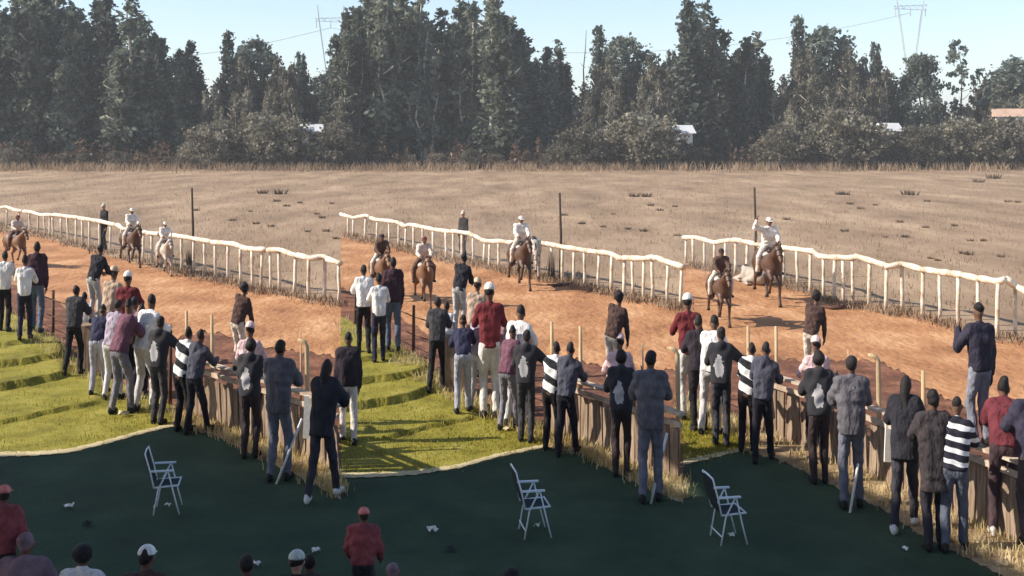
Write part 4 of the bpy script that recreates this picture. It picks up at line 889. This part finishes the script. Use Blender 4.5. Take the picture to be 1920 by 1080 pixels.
U('p0', dict(lean=0.05, **walk), C('black_jacket_cloth', (0.03, 0.022, 0.028)), C('cream_trouser_cloth', (0.64, 0.58, 0.52)), 'skin_dark', loose=0.045)
U('pred', dict(lean=0.12, upL=(-0.3, 0.1, -0.9), foL=(0.0, 0.5, -0.6), upR=(0.3, 0.1, -0.9), foR=(0.0, 0.5, -0.6)), C('red_jacket_cloth', (0.27, 0.062, 0.066)), C('charcoal_trouser_cloth', CHAR), 'skin_dark', loose=0.045, hood=True, cap=(0.6, 0.2, 0.17))
U('phood', dict(hipz=0.13, lean=0.22, footL=(-0.22, 0.5, 0), footR=(0.22, 0.5, 0), kneeL=(-0.9, 0.4, 0.7), kneeR=(0.9, 0.4, 0.7), upL=(-0.3, 0.5, -0.8), foL=(0.2, 0.9, -0.3), upR=(0.3, 0.5, -0.8), foR=(-0.2, 0.9, -0.3)), C('mauve_jacket_cloth', (0.22, 0.14, 0.16)), C('charcoal_trouser_cloth', CHAR), 'skin_dark', loose=0.045, hood=True, hcol=C('mauve_jacket_cloth', (0.22, 0.14, 0.16)))
U('phair', dict(hipz=0.13, lean=0.22, footL=(-0.22, 0.5, 0), footR=(0.22, 0.5, 0), kneeL=(-0.9, 0.4, 0.7), kneeR=(0.9, 0.4, 0.7), upL=(-0.3, 0.5, -0.8), foL=(0.2, 0.9, -0.3), upR=(0.3, 0.5, -0.8), foR=(-0.2, 0.9, -0.3)), C('white_shirt_cloth', WHITE), C('charcoal_trouser_cloth', CHAR), 'skin_dark', hair='bushy')
U('pbald', dict(hipz=0.13, lean=0.22, footL=(-0.22, 0.5, 0), footR=(0.22, 0.5, 0), kneeL=(-0.9, 0.4, 0.7), kneeR=(0.9, 0.4, 0.7), upL=(-0.3, 0.5, -0.8), foL=(0.2, 0.9, -0.3), upR=(0.3, 0.5, -0.8), foR=(-0.2, 0.9, -0.3)), C('brown_jacket_cloth', (0.075, 0.042, 0.035)), C('charcoal_trouser_cloth', CHAR), 'skin_dark', cap=(0.78, 0.74, 0.70))
U('pgrey', dict(hipz=0.13, lean=0.22, footL=(-0.22, 0.5, 0), footR=(0.22, 0.5, 0), kneeL=(-0.9, 0.4, 0.7), kneeR=(0.9, 0.4, 0.7), upL=(-0.3, 0.5, -0.8), foL=(0.2, 0.9, -0.3), upR=(0.3, 0.5, -0.8), foR=(-0.2, 0.9, -0.3)), C('black_jacket_cloth', BLACK), C('charcoal_trouser_cloth', CHAR), 'skin_mid', cap=(0.52, 0.55, 0.50))
U('pdull', dict(hipz=0.13, lean=0.22, footL=(-0.22, 0.5, 0), footR=(0.22, 0.5, 0), kneeL=(-0.9, 0.4, 0.7), kneeR=(0.9, 0.4, 0.7), upL=(-0.3, 0.5, -0.8), foL=(0.2, 0.9, -0.3), upR=(0.3, 0.5, -0.8), foR=(-0.2, 0.9, -0.3)), C('brown_jacket_cloth', (0.075, 0.05, 0.04)), C('charcoal_trouser_cloth', CHAR), 'skin_dark', hair='short')
U('steward', dict(lean=0.0), C('black_jacket_cloth', (0.03, 0.026, 0.028)), C('black_trouser_cloth', BLACK), 'skin_mid', cap=(0.7, 0.6, 0.5), loose=0.03)
protos = {}; cnt = 0
def person(key, loc, height, yaw, label, group=None, width=0.74):
    global cnt
    cnt += 1
    if key not in protos:
        a, kw = UN[key]; o = make_person(a[0], a[1], a[2], M[a[3]], seed=cnt * 11, **kw); protos[key] = o
    else: o = copy_tree(protos[key])
    k = height / o['_z']; o.location = loc; o.scale = (k * width, k * width, k); o.rotation_euler = (0, 0, R(yaw))
    tag(o, label, 'person', group); return o
CROWD = 'spectators along the fence'
U('pe1', ps(lean=0.16, footL=(-0.12, -0.08, 0), footR=(0.11, 0.1, 0)), C('white_shirt_cloth', WHITE), C('black_trouser_cloth', BLACK), 'skin_dark', loose=0.02)
U('pe2', ps(lean=0.35, hy=-0.1, side=0.1, footL=(-0.12, -0.12, 0), footR=(0.12, 0.1, 0)), C('lavender_shirt_cloth', (0.40, 0.33, 0.40)), C('white_trouser_cloth', (0.60, 0.57, 0.56)), 'skin_dark', loose=0.02)
U('pe3', ps(lean=0.18, footL=(-0.11, 0.05, 0), footR=(0.11, -0.08, 0)), C('dusky_pink_shirt_cloth', (0.34, 0.20, 0.21)), C('black_trouser_cloth', BLACK), 'skin_dark', loose=0.025)
DESC = {'pe1': 'person in white shirt squeezed in beside the charcoal jacket', 'pe2': 'person in lavender shirt and white trousers in the packed crowd', 'pe3': 'person in dusky pink shirt behind the plum jacket', 'p1': 'person in white shirt and black trousers with arms on the fence', 'p3': 'slim person in white shirt and navy trousers',
        'p4': 'person in dark maroon hooded jacket and blue jeans', 'p5': 'person in charcoal jacket leaning forward at the lawn edge',
        'p6': 'person in black shirt raised above the crowd and leaning right', 'p7': 'person in pale jeans bending under the black shirt',
        'p8': 'person in tan cap and tan shirt behind the bending person', 'p9': 'person in white cap and red shirt in the crowd',
        'p10': 'person in plum jacket leaning over the fence', 'p11': 'person in black jacket wedged between red and white clothes',
        'p12': 'person in white shirt and white trousers at the fence', 'p13': 'person in black hooded top with white back panel, arm out right',
        'p14': 'person in black and white striped jumper leaning on the fence', 'p15': 'person in slate hoodie beside the striped jumper',
        'p16': 'person in brown jacket standing up on the board fence', 'p17': 'person in pink cap and pink shirt between taller people',
        'p18': 'bushy haired person in black jacket with white back panel', 'p20': 'person in loose grey jacket and grey blue jeans',
        'p21': 'person in long black coat and white shoes at the fence', 'p22': 'tall person in long dark brown coat seen from behind',
        'p23': 'person in black and white banded sweater and blue grey jeans', 'p24': 'person in navy jacket standing on the fence, hand to face',
        'p25': 'person in maroon shirt bending far over the fence', 'p26': 'person in navy jacket at the right edge', 'p0': 'person in black jacket and cream trousers standing on the lawn'}
# key: px, foot py, head-top py, yaw, raised above ground (m) or None
people = [
    [('p1', 8, 624, 470, 10), ('p3', 46, 640, 478, 12), ('p4', 68, 626, 453, 8), ('p5', 138, 706, 535, -8), ('p6', 178, 606, 458, -12, 1), ('p8', 204, 690, 500, -12), ('p7', 186, 742, 572, 0), ('p9', 238, 712, 510, 8),
     ('p10', 231, 778, 562, -25), ('p11', 264, 745, 570, 5), ('p12', 273, 772, 553, -20), ('p13', 296, 798, 592, -8), ('p14', 344, 812, 612, -20), ('p15', 369, 815, 618, -18), ('p16', 448, 722, 530, -25, 1), ('pe1', 157, 690, 548, 8), ('pe2', 212, 752, 560, -18), ('pe3', 249, 742, 558, -10), ('p17', 467, 830, 605, 0), ('p18', 468, 862, 636, -6), ('p20', 522, 905, 636, -8), ('p21', 614, 934, 672, -18)],
    [('p0', 653, 835, 622, 5), ('p1', 682, 664, 496, 8), ('p3', 711, 682, 512, 10), ('p4', 737, 660, 482, 8), ('p5', 819, 736, 557, -8), ('p6', 862, 628, 474, -12, 1), ('p8', 889, 712, 522, -12), ('p7', 868, 776, 592, 0), ('p9', 918, 786, 532, 5),
     ('p10', 955, 808, 612, -30), ('p11', 942, 770, 585, 5), ('p12', 968, 800, 573, -20), ('p13', 986, 832, 618, -8), ('p14', 1035, 846, 640, -20), ('p15', 1063, 856, 642, -18), ('p16', 1150, 745, 546, -25, 1), ('pe1', 838, 716, 566, 8), ('pe2', 896, 772, 575, -18), ('pe3', 936, 776, 580, -10), ('p17', 1162, 862, 626, 0), ('p18', 1165, 896, 658, -6), ('p20', 1220, 945, 656, -8)],
    [('p9', 1291, 790, 552, 0), ('p11', 1311, 812, 590, 0), ('p12', 1332, 818, 592, -20), ('p13', 1352, 840, 612, -8), ('p14', 1402, 850, 642, -20), ('p15', 1430, 868, 642, -18), ('p16', 1521, 748, 545, -25, 1), ('p17', 1532, 872, 632, 0), ('p18', 1537, 910, 660, -6), ('p20', 1597, 956, 666, -8),
     ('p21', 1698, 990, 702, -18), ('p22', 1752, 1034, 732, -10), ('p23', 1790, 1036, 742, -18), ('p24', 1838, 838, 566, 10, 1), ('p25', 1882, 1002, 712, -20), ('p26', 1938, 1030, 706, -5)]]
for b in range(3):
    for it in people[b]:
        key, x, yf, yt, yaw = it[:5]
        if len(it) > 5:                                  # stands on top of the fence
            p = G(x, lerp_curve(fence_line[b], x)); z = H - (yf - YH) * p.y / F; p.z = 0.93 if x > board_from[b] else max(0.2, z)
            if x > board_from[b]: p.y = (H - 0.93) * F / (yf - YH) if False else p.y
            hgt = (H - (yt - YH) * p.y / F) - p.z
            if x <= board_from[b]:
                cr = MB().box((0, 0, p.z / 2 - 0.01), (0.5, 0.42, p.z - 0.02)).build('timber_block', M['board'], None); cr.location = (p.x, p.y - 0.02, 0)
                tag(cr, 'wooden block under the raised person in black shirt, ' + THIRD[b], 'block', 'blocks under raised spectators')
        else:
            p = ground(b, x, yf - 3); hgt = (yf - 3 - yt) * p.y / F
        person(key, p, hgt, yaw + random.uniform(-3, 3), DESC[key] + ', ' + THIRD[b], CROWD)
# people nearer the stand, seen from behind at the bottom of the picture: head-top py and distance
near = [('pred', 2, 915, 11.0, 0, 'person in red jacket seen from behind at the bottom left corner'), ('phood', 40, 1006, 10.8, 5, 'person in mauve hooded top seated beside the red jacket at bottom left'), ('phair', 147, 1029, 10.7, 0, 'bushy dark haired seated head at the bottom, right of the mauve hood'), ('pbald', 265, 1033, 10.6, -5, 'seated person in white cap at the bottom, below the chair in the left third'),
        ('pdull', 461, 1048, 10.6, 10, 'short dark haired head between two capped heads at the bottom, left third'), ('pgrey', 552, 1042, 10.6, 0, 'seated person in grey green cap at the bottom, left third'), ('pdull', 577, 1046, 10.9, 0, 'dark haired head right beside the grey green cap, left third'), ('pred', 680, 956, 11.0, -4, 'person in red jacket seen from behind at the bottom of the middle third'), ('phood', 736, 1062, 10.6, 3, 'hooded head beside the red jacket in the middle third'),
        ('phair', 960, 1072, 10.5, 0, 'top of a dark bushy head at the bottom edge of the middle third')]
for key, x, yt, d, yaw, lab in near:
    top = H - (yt - YH) * d / F
    person(key, Vector(((x - 960) / F * d, d, 0)), top, yaw, lab, 'people near the stand', width=0.95)
for b, (x, yf, yt) in enumerate(((187, 470, 383), (868, 490, 397))):
    p = G(x, yf); person('steward', p + Vector((0, 0.5, 0)), (yf - yt) * p.y / F, 150, 'person in dark clothes and pale cap standing behind the running rail, ' + THIRD[b], 'stewards behind the rail')

# ------------------------------------------------------------------ horses and riders
def make_horse(coat, pose='a', sd=0):
    s = Sdf(); k = 0.10
    s.cap((0, -0.55, 1.20), (0, 0.40, 1.16), 0.29, 0.28, k); s.ell((0, -0.68, 1.27), (0.27, 0.34, 0.28), k); s.ell((0, 0.52, 1.16), (0.22, 0.28, 0.30), k)
    hn = {'a': ((0, 1.10, 1.66), (0, 1.42, 1.36)), 'low': ((0, 1.18, 1.05), (0, 1.36, 0.62))}[pose if pose in ('low',) else 'a']
    s.cap((0, 0.56, 1.32), (hn[0][0], hn[0][1], hn[0][2]), 0.20, 0.105, k); s.cap(hn[0], hn[1], 0.105, 0.058, 0.05); s.ell((hn[0][0], hn[0][1] + 0.06, hn[0][2] - 0.08), (0.075, 0.11, 0.11), 0.05)
    legs = []
    A = {-1: ((-.13, .50, 1.02), (-.13, .80, .66), (-.12, .78, .28), (-.12, .86, .06)), 1: ((.13, .50, 1.02), (.13, .88, .80), (.13, .70, .52), (.13, .60, .42))}
    B = {-1: ((-.15, -.66, 1.10), (-.16, -.46, .82), (-.14, -.86, .54), (-.13, -.70, .14)), 1: ((.15, -.66, 1.10), (.16, -.60, .80), (.14, -1.04, .62), (.13, -1.16, .30))}
    hoof = []
    for sg in (-1, 1):
        p = A[sg]; s.cap(p[0], p[1], 0.125, 0.058, 0.05); s.cap(p[1], p[2], 0.052, 0.036, 0.03); s.cap(p[2], p[3], 0.040, 0.044, 0.02); hoof.append((p[2], p[3]))
        p = B[sg]; s.cap(p[0], p[1], 0.19, 0.115, 0.07); s.cap(p[1], p[2], 0.105, 0.055, 0.05); s.cap(p[2], p[3], 0.048, 0.04, 0.02); hoof.append((p[2], p[3]))
    v, f = s.mesh(0.032); mb = MB(); mb.add(v.tolist(), f.tolist())
    for sg in (-1, 1): mb.tube([Vector(hn[0]) + Vector((sg * 0.05, -0.04, 0.06)), Vector(hn[0]) + Vector((sg * 0.065, -0.03, 0.14)), Vector(hn[0]) + Vector((sg * 0.06, -0.01, 0.22))], [0.03, 0.032, 0.006], 6)
    o = mb.build('horse', coat, None, True)
    t = MB(); t.tube([(0, -0.98, 1.40), (0, -1.18, 1.38), (0.05, -1.36, 1.12), (0.03, -1.42, 0.80)], [0.045, 0.075, 0.085, 0.02], 8); t.build('tail', M['hair'] if coat != M['grey_coat'] else M['grey_coat'], o, True)
    t = MB(); n0 = Vector((0, 0.42, 1.50)); n1 = Vector(hn[0]) + Vector((0, -0.06, 0.12)); t.tube([n0, n0.lerp(n1, 0.5) + Vector((0, -0.05, 0.03)), n1], [0.03, 0.055, 0.035], 6, flat=1.6); t.build('mane', M['hair'], o, True)
    for a, b2 in hoof:
        a = Vector(a); b2 = Vector(b2); dr = (b2 - a).normalized(); MB().tube([b2 - dr * 0.03, b2 + dr * 0.055], [0.046, 0.06], 8).build('hoof', M['leather'], o, True)
    z = Sdf(); z.ell((0, -0.06, 1.40), (0.31, 0.30, 0.13), 0.03); v, f = z.mesh(0.035); link('saddle_cloth', mesh('saddle_cloth', v.tolist(), f.tolist(), True), o, cloth('saddle_cloth', (0.55, 0.50, 0.45)))
    z = Sdf(); z.cap((0, -0.22, 1.50), (0, 0.16, 1.50), 0.11, 0.09, 0.03); v, f = z.mesh(0.03); link('saddle', mesh('saddle', v.tolist(), f.tolist(), True), o, M['leather'])
    t = MB(); q = Vector(hn[0]).lerp(Vector(hn[1]), 0.62)
    for ring, rr in ((0.62, 0.085), (0.22, 0.118)):
        q = Vector(hn[0]).lerp(Vector(hn[1]), ring); ax = (Vector(hn[1]) - Vector(hn[0])).normalized(); e1 = Vector((1, 0, 0)); e2 = ax.cross(e1)
        t.tube([q + (e1 * math.cos(a) + e2 * math.sin(a)) * rr for a in [2 * math.pi * i / 10 for i in range(11)]], 0.012, 5)
    t.build('bridle', M['leather'], o, True)
    return o
ride = dict(hipz=0.82, hy=-0.12, lean=0.5, footL=(-0.33, 0.05, 0.0), footR=(0.33, 0.05, 0.0), kneeL=(-0.9, 1.0, 0.4), kneeR=(0.9, 1.0, 0.4), upL=(-0.25, 0.6, -0.9), foL=(0.2, 1.0, -0.35), upR=(0.25, 0.6, -0.9), foR=(-0.2, 1.0, -0.35))
rup = dict(ride, lean=0.22, hy=-0.08, hipz=0.86)
rwhip = dict(rup, upR=(0.75, 0.3, 0.1), foR=(-0.1, 0.3, 0.9))
U('rider_w', rup, C('white_silks_cloth', (0.74, 0.68, 0.60)), C('cream_breeches_cloth', (0.60, 0.52, 0.43)), 'skin_dark', cap=(0.74, 0.66, 0.58), loose=0.03)
U('rider_b', ride, C('brown_silks_cloth', (0.10, 0.055, 0.04)), C('cream_breeches_cloth', (0.60, 0.52, 0.43)), 'skin_dark', cap=(0.05, 0.03, 0.03), loose=0.03)
U('rider_p', ride, C('pale_silks_cloth', (0.62, 0.50, 0.42)), C('brown_breeches_cloth', (0.12, 0.07, 0.05)), 'skin_dark', cap=(0.20, 0.06, 0.05), loose=0.03)
U('rider_whip', rwhip, C('white_silks_cloth', (0.74, 0.68, 0.60)), C('cream_breeches_cloth', (0.60, 0.52, 0.43)), 'skin_dark', cap=(0.70, 0.62, 0.52), loose=0.03)
hp = {}
def horse(coat, pose, px, yf, yt, b, yaw, rider, hl, rlab):
    key = (coat, pose)
    if key not in hp: o = hp[key] = make_horse(M[coat], pose)
    else: o = copy_tree(hp[key])
    p = G(px, yf)
    tot = (2.50 if rider else 1.75); k = (yf - yt) * p.y / F / tot
    if rider and rider.startswith('rider_w'): k = (yf - yt) * p.y / F / 2.62
    yaw = math.degrees(math.atan2(p.x, -p.y)) + yaw
    o.location = p; o.scale = (k, k, k); o.rotation_euler = (0, 0, R(yaw)); tag(o, hl, 'horse', 'race horses on the dirt track')
    if rider:
        q = Matrix.Rotation(R(yaw), 3, 'Z') @ Vector((0, 0.02 * k, 0.83 * k))
        r_ = person(rider, p + q, 1.0, yaw, rlab, 'riders of the race horses', 1.0); r_.scale = (k, k, k)
    return o
# heading: along the track towards the camera and to the right
YW = 180 + 38
horse('bay_coat', 'a', 246, 499, 384, 0, 16, 'rider_w', 'dark bay horse galloping towards the camera beside the rail, left third', 'rider in white silks on the dark bay horse, left third')
horse('grey_coat', 'a', 309, 515, 410, 0, 12, 'rider_w', 'pale grey horse galloping right of the dark bay horse, left third', 'rider in white silks on the pale grey horse, left third')
horse('chest_coat', 'a', 30, 500, 398, 0, 20, 'rider_p', 'chestnut horse half hidden by spectators at the left edge', 'rider in pale top on the chestnut horse at the left edge')
horse('bay_coat', 'a', 976, 540, 397, 1, 14, 'rider_w', 'dark bay horse in the centre of the middle third running beside the rail', 'rider in white silks upright on the bay horse, middle third')
horse('grey_coat', 'low', 1001, 518, 436, 1, 4, None, 'pale riderless horse stumbling with lowered head, middle third', '')
horse('chest_coat', 'a', 794, 575, 436, 1, 8, 'rider_p', 'chestnut horse cantering behind the spectators, middle third', 'rider in pale top and red cap on the chestnut horse, middle third')
horse('chest_coat', 'a', 714, 560, 432, 1, 12, 'rider_b', 'chestnut horse half hidden behind the white shirt, middle third', 'rider in brown silks above the white shirt, middle third')
horse('bay_coat', 'a', 1441, 568, 398, 2, 14, 'rider_whip', 'dark bay horse running beside the rail, right third', 'rider in white silks raising the whip hand, right third')
horse('bay_coat', 'a', 1350, 606, 458, 2, 12, 'rider_b', 'dark bay horse nearest the crowd, right third', 'rider in brown silks and dark cap, right third')
# fallen pale horse by the rail (right) and dark fallen horse behind the bay (middle)
def fallen(coat, px, py, yaw, k, label):
    s = Sdf(); s.cap((0, -0.5, 0.30), (0, 0.4, 0.28), 0.29, 0.27, 0.1); s.ell((0, -0.62, 0.34), (0.28, 0.33, 0.29), 0.1); s.cap((0, 0.5, 0.34), (0.1, 1.0, 0.42), 0.19, 0.11, 0.08); s.cap((0.1, 1.0, 0.42), (0.18, 1.32, 0.18), 0.10, 0.06, 0.04)
    for sg, a in ((-1, 0.2), (1, 0)):
        s.cap((sg * 0.2, -0.5, 0.25), (sg * 0.42, -0.2, 0.14), 0.16, 0.09, 0.06); s.cap((sg * 0.42, -0.2, 0.14), (sg * 0.48, -0.62, 0.06), 0.07, 0.045, 0.03); s.cap((sg * 0.48, -0.62, 0.06), (sg * 0.46, -0.30, 0.05), 0.042, 0.045, 0.02)
        s.cap((sg * 0.15, 0.5, 0.2), (sg * 0.36, 0.78, 0.10), 0.11, 0.06, 0.04); s.cap((sg * 0.36, 0.78, 0.1), (sg * 0.34, 0.42, 0.05), 0.05, 0.045, 0.03)
    v, f = s.mesh(0.032); o = link('horse', mesh('horse', v.tolist(), f.tolist(), True), None, coat)
    MB().tube([(0, -0.9, 0.42), (0.06, -1.05, 0.3), (0.12, -1.2, 0.08)], [0.04, 0.07, 0.02], 7).build('tail', M['hair'], o, True)
    MB().tube([(0, 0.4, 0.55), (0.04, 0.75, 0.56), (0.1, 1.0, 0.54)], [0.03, 0.05, 0.03], 6).build('mane', M['hair'], o, True)
    o.location = G(px, py); o.rotation_euler = (0, 0, R(yaw)); o.scale = (k, k, k); tag(o, label, 'horse'); return o
fallen(M['grey_coat'], 1412, 531, 12, 0.85, 'pale horse lying fallen at the foot of the rail, right third')
for b, (x, y, w_, h_) in enumerate(((349, 498, 11, 38), (1034, 524, 13, 56))):
    p = G(x, y) + Vector((0, 0.35, 0)); o = link('shrub', tms[b]); o.location = p; kk = p.y / F; o.scale = (w_ * kk / 0.6, w_ * kk / 0.6, h_ * kk / 0.36)
    tag(o, 'small upright dark shrub behind the rail left of the marker pole, ' + THIRD[b], 'shrub', 'shrubs behind the rail')
o = MB().tube([G(1028, 533, 0.02), G(1040, 535, 0.03), G(1055, 533, 0.03), G(1072, 530, 0.02)], [0.06, 0.2, 0.18, 0.05], 8, flat=0.25).build('shadow_patch', M['wire'], None, True)  # flat dark shape standing in for a shadow on the dirt
tag(o, 'painted dark shadow lying flat on the dirt in front of the marker pole, middle third', 'rag')  # category aside, no rag: a dark shape standing in for a shadow

# dust raised by the horses
dm = bpy.data.materials.new('track_dust'); dm.use_nodes = True; n = dm.node_tree.nodes; l = dm.node_tree.links; n.remove(n['Principled BSDF'])
pv = n.new('ShaderNodeVolumePrincipled'); pv.inputs['Color'].default_value = (0.9, 0.72, 0.58, 1); pv.inputs['Anisotropy'].default_value = 0.2
tc = n.new('ShaderNodeTexCoord'); ln = n.new('ShaderNodeVectorMath'); ln.operation = 'LENGTH'; l.new(tc.outputs['Object'], ln.inputs[0])
mr = n.new('ShaderNodeMapRange'); mr.interpolation_type = 'SMOOTHSTEP'; mr.inputs[1].default_value = 1.0; mr.inputs[2].default_value = 0.25; mr.inputs[3].default_value = 0.0; mr.inputs[4].default_value = 1.0; l.new(ln.outputs['Value'], mr.inputs[0])
tn = n.new('ShaderNodeTexNoise'); tn.inputs['Scale'].default_value = 2.2; tn.inputs['Detail'].default_value = 4; l.new(tc.outputs['Object'], tn.inputs['Vector'])
m1 = n.new('ShaderNodeMath'); m1.operation = 'MULTIPLY'; l.new(mr.outputs[0], m1.inputs[0]); l.new(tn.outputs['Fac'], m1.inputs[1])
m2 = n.new('ShaderNodeMath'); m2.operation = 'MULTIPLY'; l.new(m1.outputs[0], m2.inputs[0]); m2.inputs[1].default_value = 0.16; l.new(m2.outputs[0], pv.inputs['Density'])
l.new(pv.outputs[0], n['Material Output'].inputs['Volume'])
for b, (x, y, w_, h_) in enumerate(((255, 492, 1.9, 0.8), (900, 520, 3.0, 1.1), (1370, 545, 2.2, 1.2))):
    o = MB().ball((0, 0, 0), 1, 16, 10).build('dust', dm); o.location = G(x, y) + Vector((0, 1.0, h_ * 0.85)); o.scale = (w_, 1.8, h_); tag(o, kind='stuff')
# ------------------------------------------------------------------ folding chairs on the shaded turf
def make_chair():
    o = empty('folding_chair'); T = M['alu']; w = 0.24; r0 = 0.014
    # faces +X, backrest on the -X side
    for s in (-1, 1):
        y = s * w
        MB().tube([(-0.21, y, 0.40), (-0.27, y, 0.62), (-0.37, y, 0.90)], r0, 7).build('back_post', T, o, True)
        MB().tube([(0.26, y * 1.05, 0.0), (0.16, y * 1.05, 0.30), (0.06, y * 1.05, 0.62)], r0, 7).build('leg', T, o, True)
        MB().tube([(-0.22, y, 0.0), (-0.13, y, 0.38), (0.04, y, 0.63)], r0, 7).build('leg', T, o, True)
        MB().box((-0.06, y * 1.05, 0.645), (0.40, 0.045, 0.022)).build('armrest', T, o)
        MB().tube([(-0.21, y * 0.96, 0.40), (0.24, y * 0.96, 0.42)], r0, 7).build('seat_rail', T, o, True)
    MB().tube([(-0.37, -w, 0.90), (-0.378, 0, 0.915), (-0.37, w, 0.90)], r0, 7).build('top_rail', T, o, True)
    MB().tube([(0.24, -w, 0.42), (0.24, w, 0.42)], r0, 7).build('front_rail', T, o, True)
    MB().tube([(-0.21, -w, 0.12), (-0.21, w, 0.12)], r0 * 0.8, 7).build('stretcher', T, o, True)
    v = []; f = []
    for i in range(7):
        for j in range(5):
            a = i / 6; x = -0.20 + 0.43 * a; v.append((x, -w * 0.93 + 2 * w * 0.93 * j / 4, 0.415 - 0.03 * math.sin(a * 3.14) * math.sin(j / 4 * 3.14)))
    v += [(p[0], p[1], p[2] - 0.008) for p in v]
    for q in (0, 35):
        for i in range(6):
            for j in range(4): f.append((q + i * 5 + j, q + (i + 1) * 5 + j, q + (i + 1) * 5 + j + 1, q + i * 5 + j + 1))
    link('seat', mesh('seat', v, f, True), o, M['sling'])
    v = []; f = []
    for i in range(7):
        for j in range(5):
            a = i / 6; v.append((-0.215 - 0.16 * a - 0.02 * math.sin(a * 3.14), -w * 0.93 + 2 * w * 0.93 * j / 4, 0.44 + 0.44 * a))
    v += [(p[0] - 0.008, p[1], p[2]) for p in v]
    for q in (0, 35):
        for i in range(6):
            for j in range(4): f.append((q + i * 5 + j, q + (i + 1) * 5 + j, q + (i + 1) * 5 + j + 1, q + i * 5 + j + 1))
    link('backrest', mesh('backrest', v, f, True), o, M['sling'])
    return o
ch = make_chair()
for b, (x, y, h) in enumerate(((313, 957, 122), (1001, 1000, 132), (1364, 1012, 132))):
    c = ch if b == 0 else copy_tree(ch); p = G(x, y); c.location = p; k = h * p.y / F / 0.93; c.scale = (k * 0.74, k * 0.84, k * 0.97); c.rotation_euler = (0, 0, R(10))
    tag(c, 'folding chair with pale tube frame and dark sling on the shaded turf, ' + THIRD[b], 'chair', 'folding chairs on the shaded turf')
# litter
def litter(px, py, w, hgt, label, m='paper', name='paper_scrap'):
    p = G(px, py); r = random.Random(int(px)); k = p.y / F; v = []; n = 5
    for i in range(n):
        for j in range(n): v.append(((i / 4 - .5) * w * k, (j / 4 - .5) * w * k * 1.1, 0.015 + abs(r.gauss(0.3, 0.3)) * hgt * k + (0.3 * hgt * k if 0 < i < 4 and 0 < j < 4 else 0)))
    f = [(i * n + j, (i + 1) * n + j, (i + 1) * n + j + 1, i * n + j + 1) for i in range(4) for j in range(4)]
    o = link(name, mesh(name, v, f), None, M[m]); o.location = p; o.rotation_euler = (0, 0, 0.5 + px); tag(o, label, 'litter'); return o
for a in ((129, 953, 15, 10, 'crumpled white paper on the dark turf left of the chair, left third'), (315, 951, 10, 8, 'small white scrap under the chair, left third'), (480, 1062, 15, 9, 'white paper scrap at the bottom right of the left third'), (592, 1037, 14, 9, 'white scrap near the right corner of the left third'),
          (811, 998, 16, 11, 'crumpled white paper on the dark turf, middle third'), (1006, 990, 10, 8, 'small white scrap under the chair, middle third'), (1371, 1007, 10, 8, 'small white scrap under the chair, right third'), (1697, 1033, 9, 7, 'small pale scrap by the long brown coat, right third')): litter(*a)
for a in ((163, 986, 16, 7, 'dark rag on the turf right of the white paper, left third'), (845, 1033, 16, 7, 'dark rag on the turf right of the white paper, middle third')): litter(*a, m='sling', name='rag')
for a in ((232, 781, 17, 12, 'pale yellow bag lying at the lawn edge by the crowd, left third'), (950, 808, 14, 9, 'pale yellow bag lying at the lawn edge by the crowd, middle third')): litter(*a, m='edge', name='bag')
# stones on the dry bank
sv = MB().ball((0, 0, 0), 1, 9, 6); r = random.Random(3)
sv.v = [tuple(np.array(p) * (1 + 0.18 * r.gauss(0, 1))) for p in sv.v]; sme = mesh('stone', sv.v, sv.f, True); sme.materials.append(M['bank'])
for b in range(3):
    for i in range(16):
        x = random.uniform(corner_x[b] + 50, BAYS[b][1] - 8); y = lerp_curve(shade_edge[b], x) - random.uniform(2, 26)
        o = link('stone', sme); o.location = G(x, y, 0.01); s = random.uniform(0.03, 0.075); o.scale = (s * 1.3, s, s * 0.7); o.rotation_euler = (0, 0, random.random() * 6)
        tag(o, 'small pale stone on the dry bank below the board fence, ' + THIRD[b], 'stone', 'stones on the dry bank, ' + THIRD[b])
for o in bpy.data.objects:
    if '_z' in o: del o['_z']

# ------------------------------------------------------------------ thin summer haze: one closed box round the whole place
hm_ = bpy.data.materials.new('haze'); hm_.use_nodes = True; n = hm_.node_tree.nodes; l = hm_.node_tree.links; n.remove(n['Principled BSDF'])
pv = n.new('ShaderNodeVolumePrincipled'); pv.inputs['Color'].default_value = (0.90, 0.92, 0.94, 1); pv.inputs['Density'].default_value = 0.00055; pv.inputs['Anisotropy'].default_value = 0.0
l.new(pv.outputs[0], n['Material Output'].inputs['Volume'])
hb = MB().box((0, 900, 27), (4200, 2100, 56)).build('haze', hm_); tag(hb, kind='stuff')
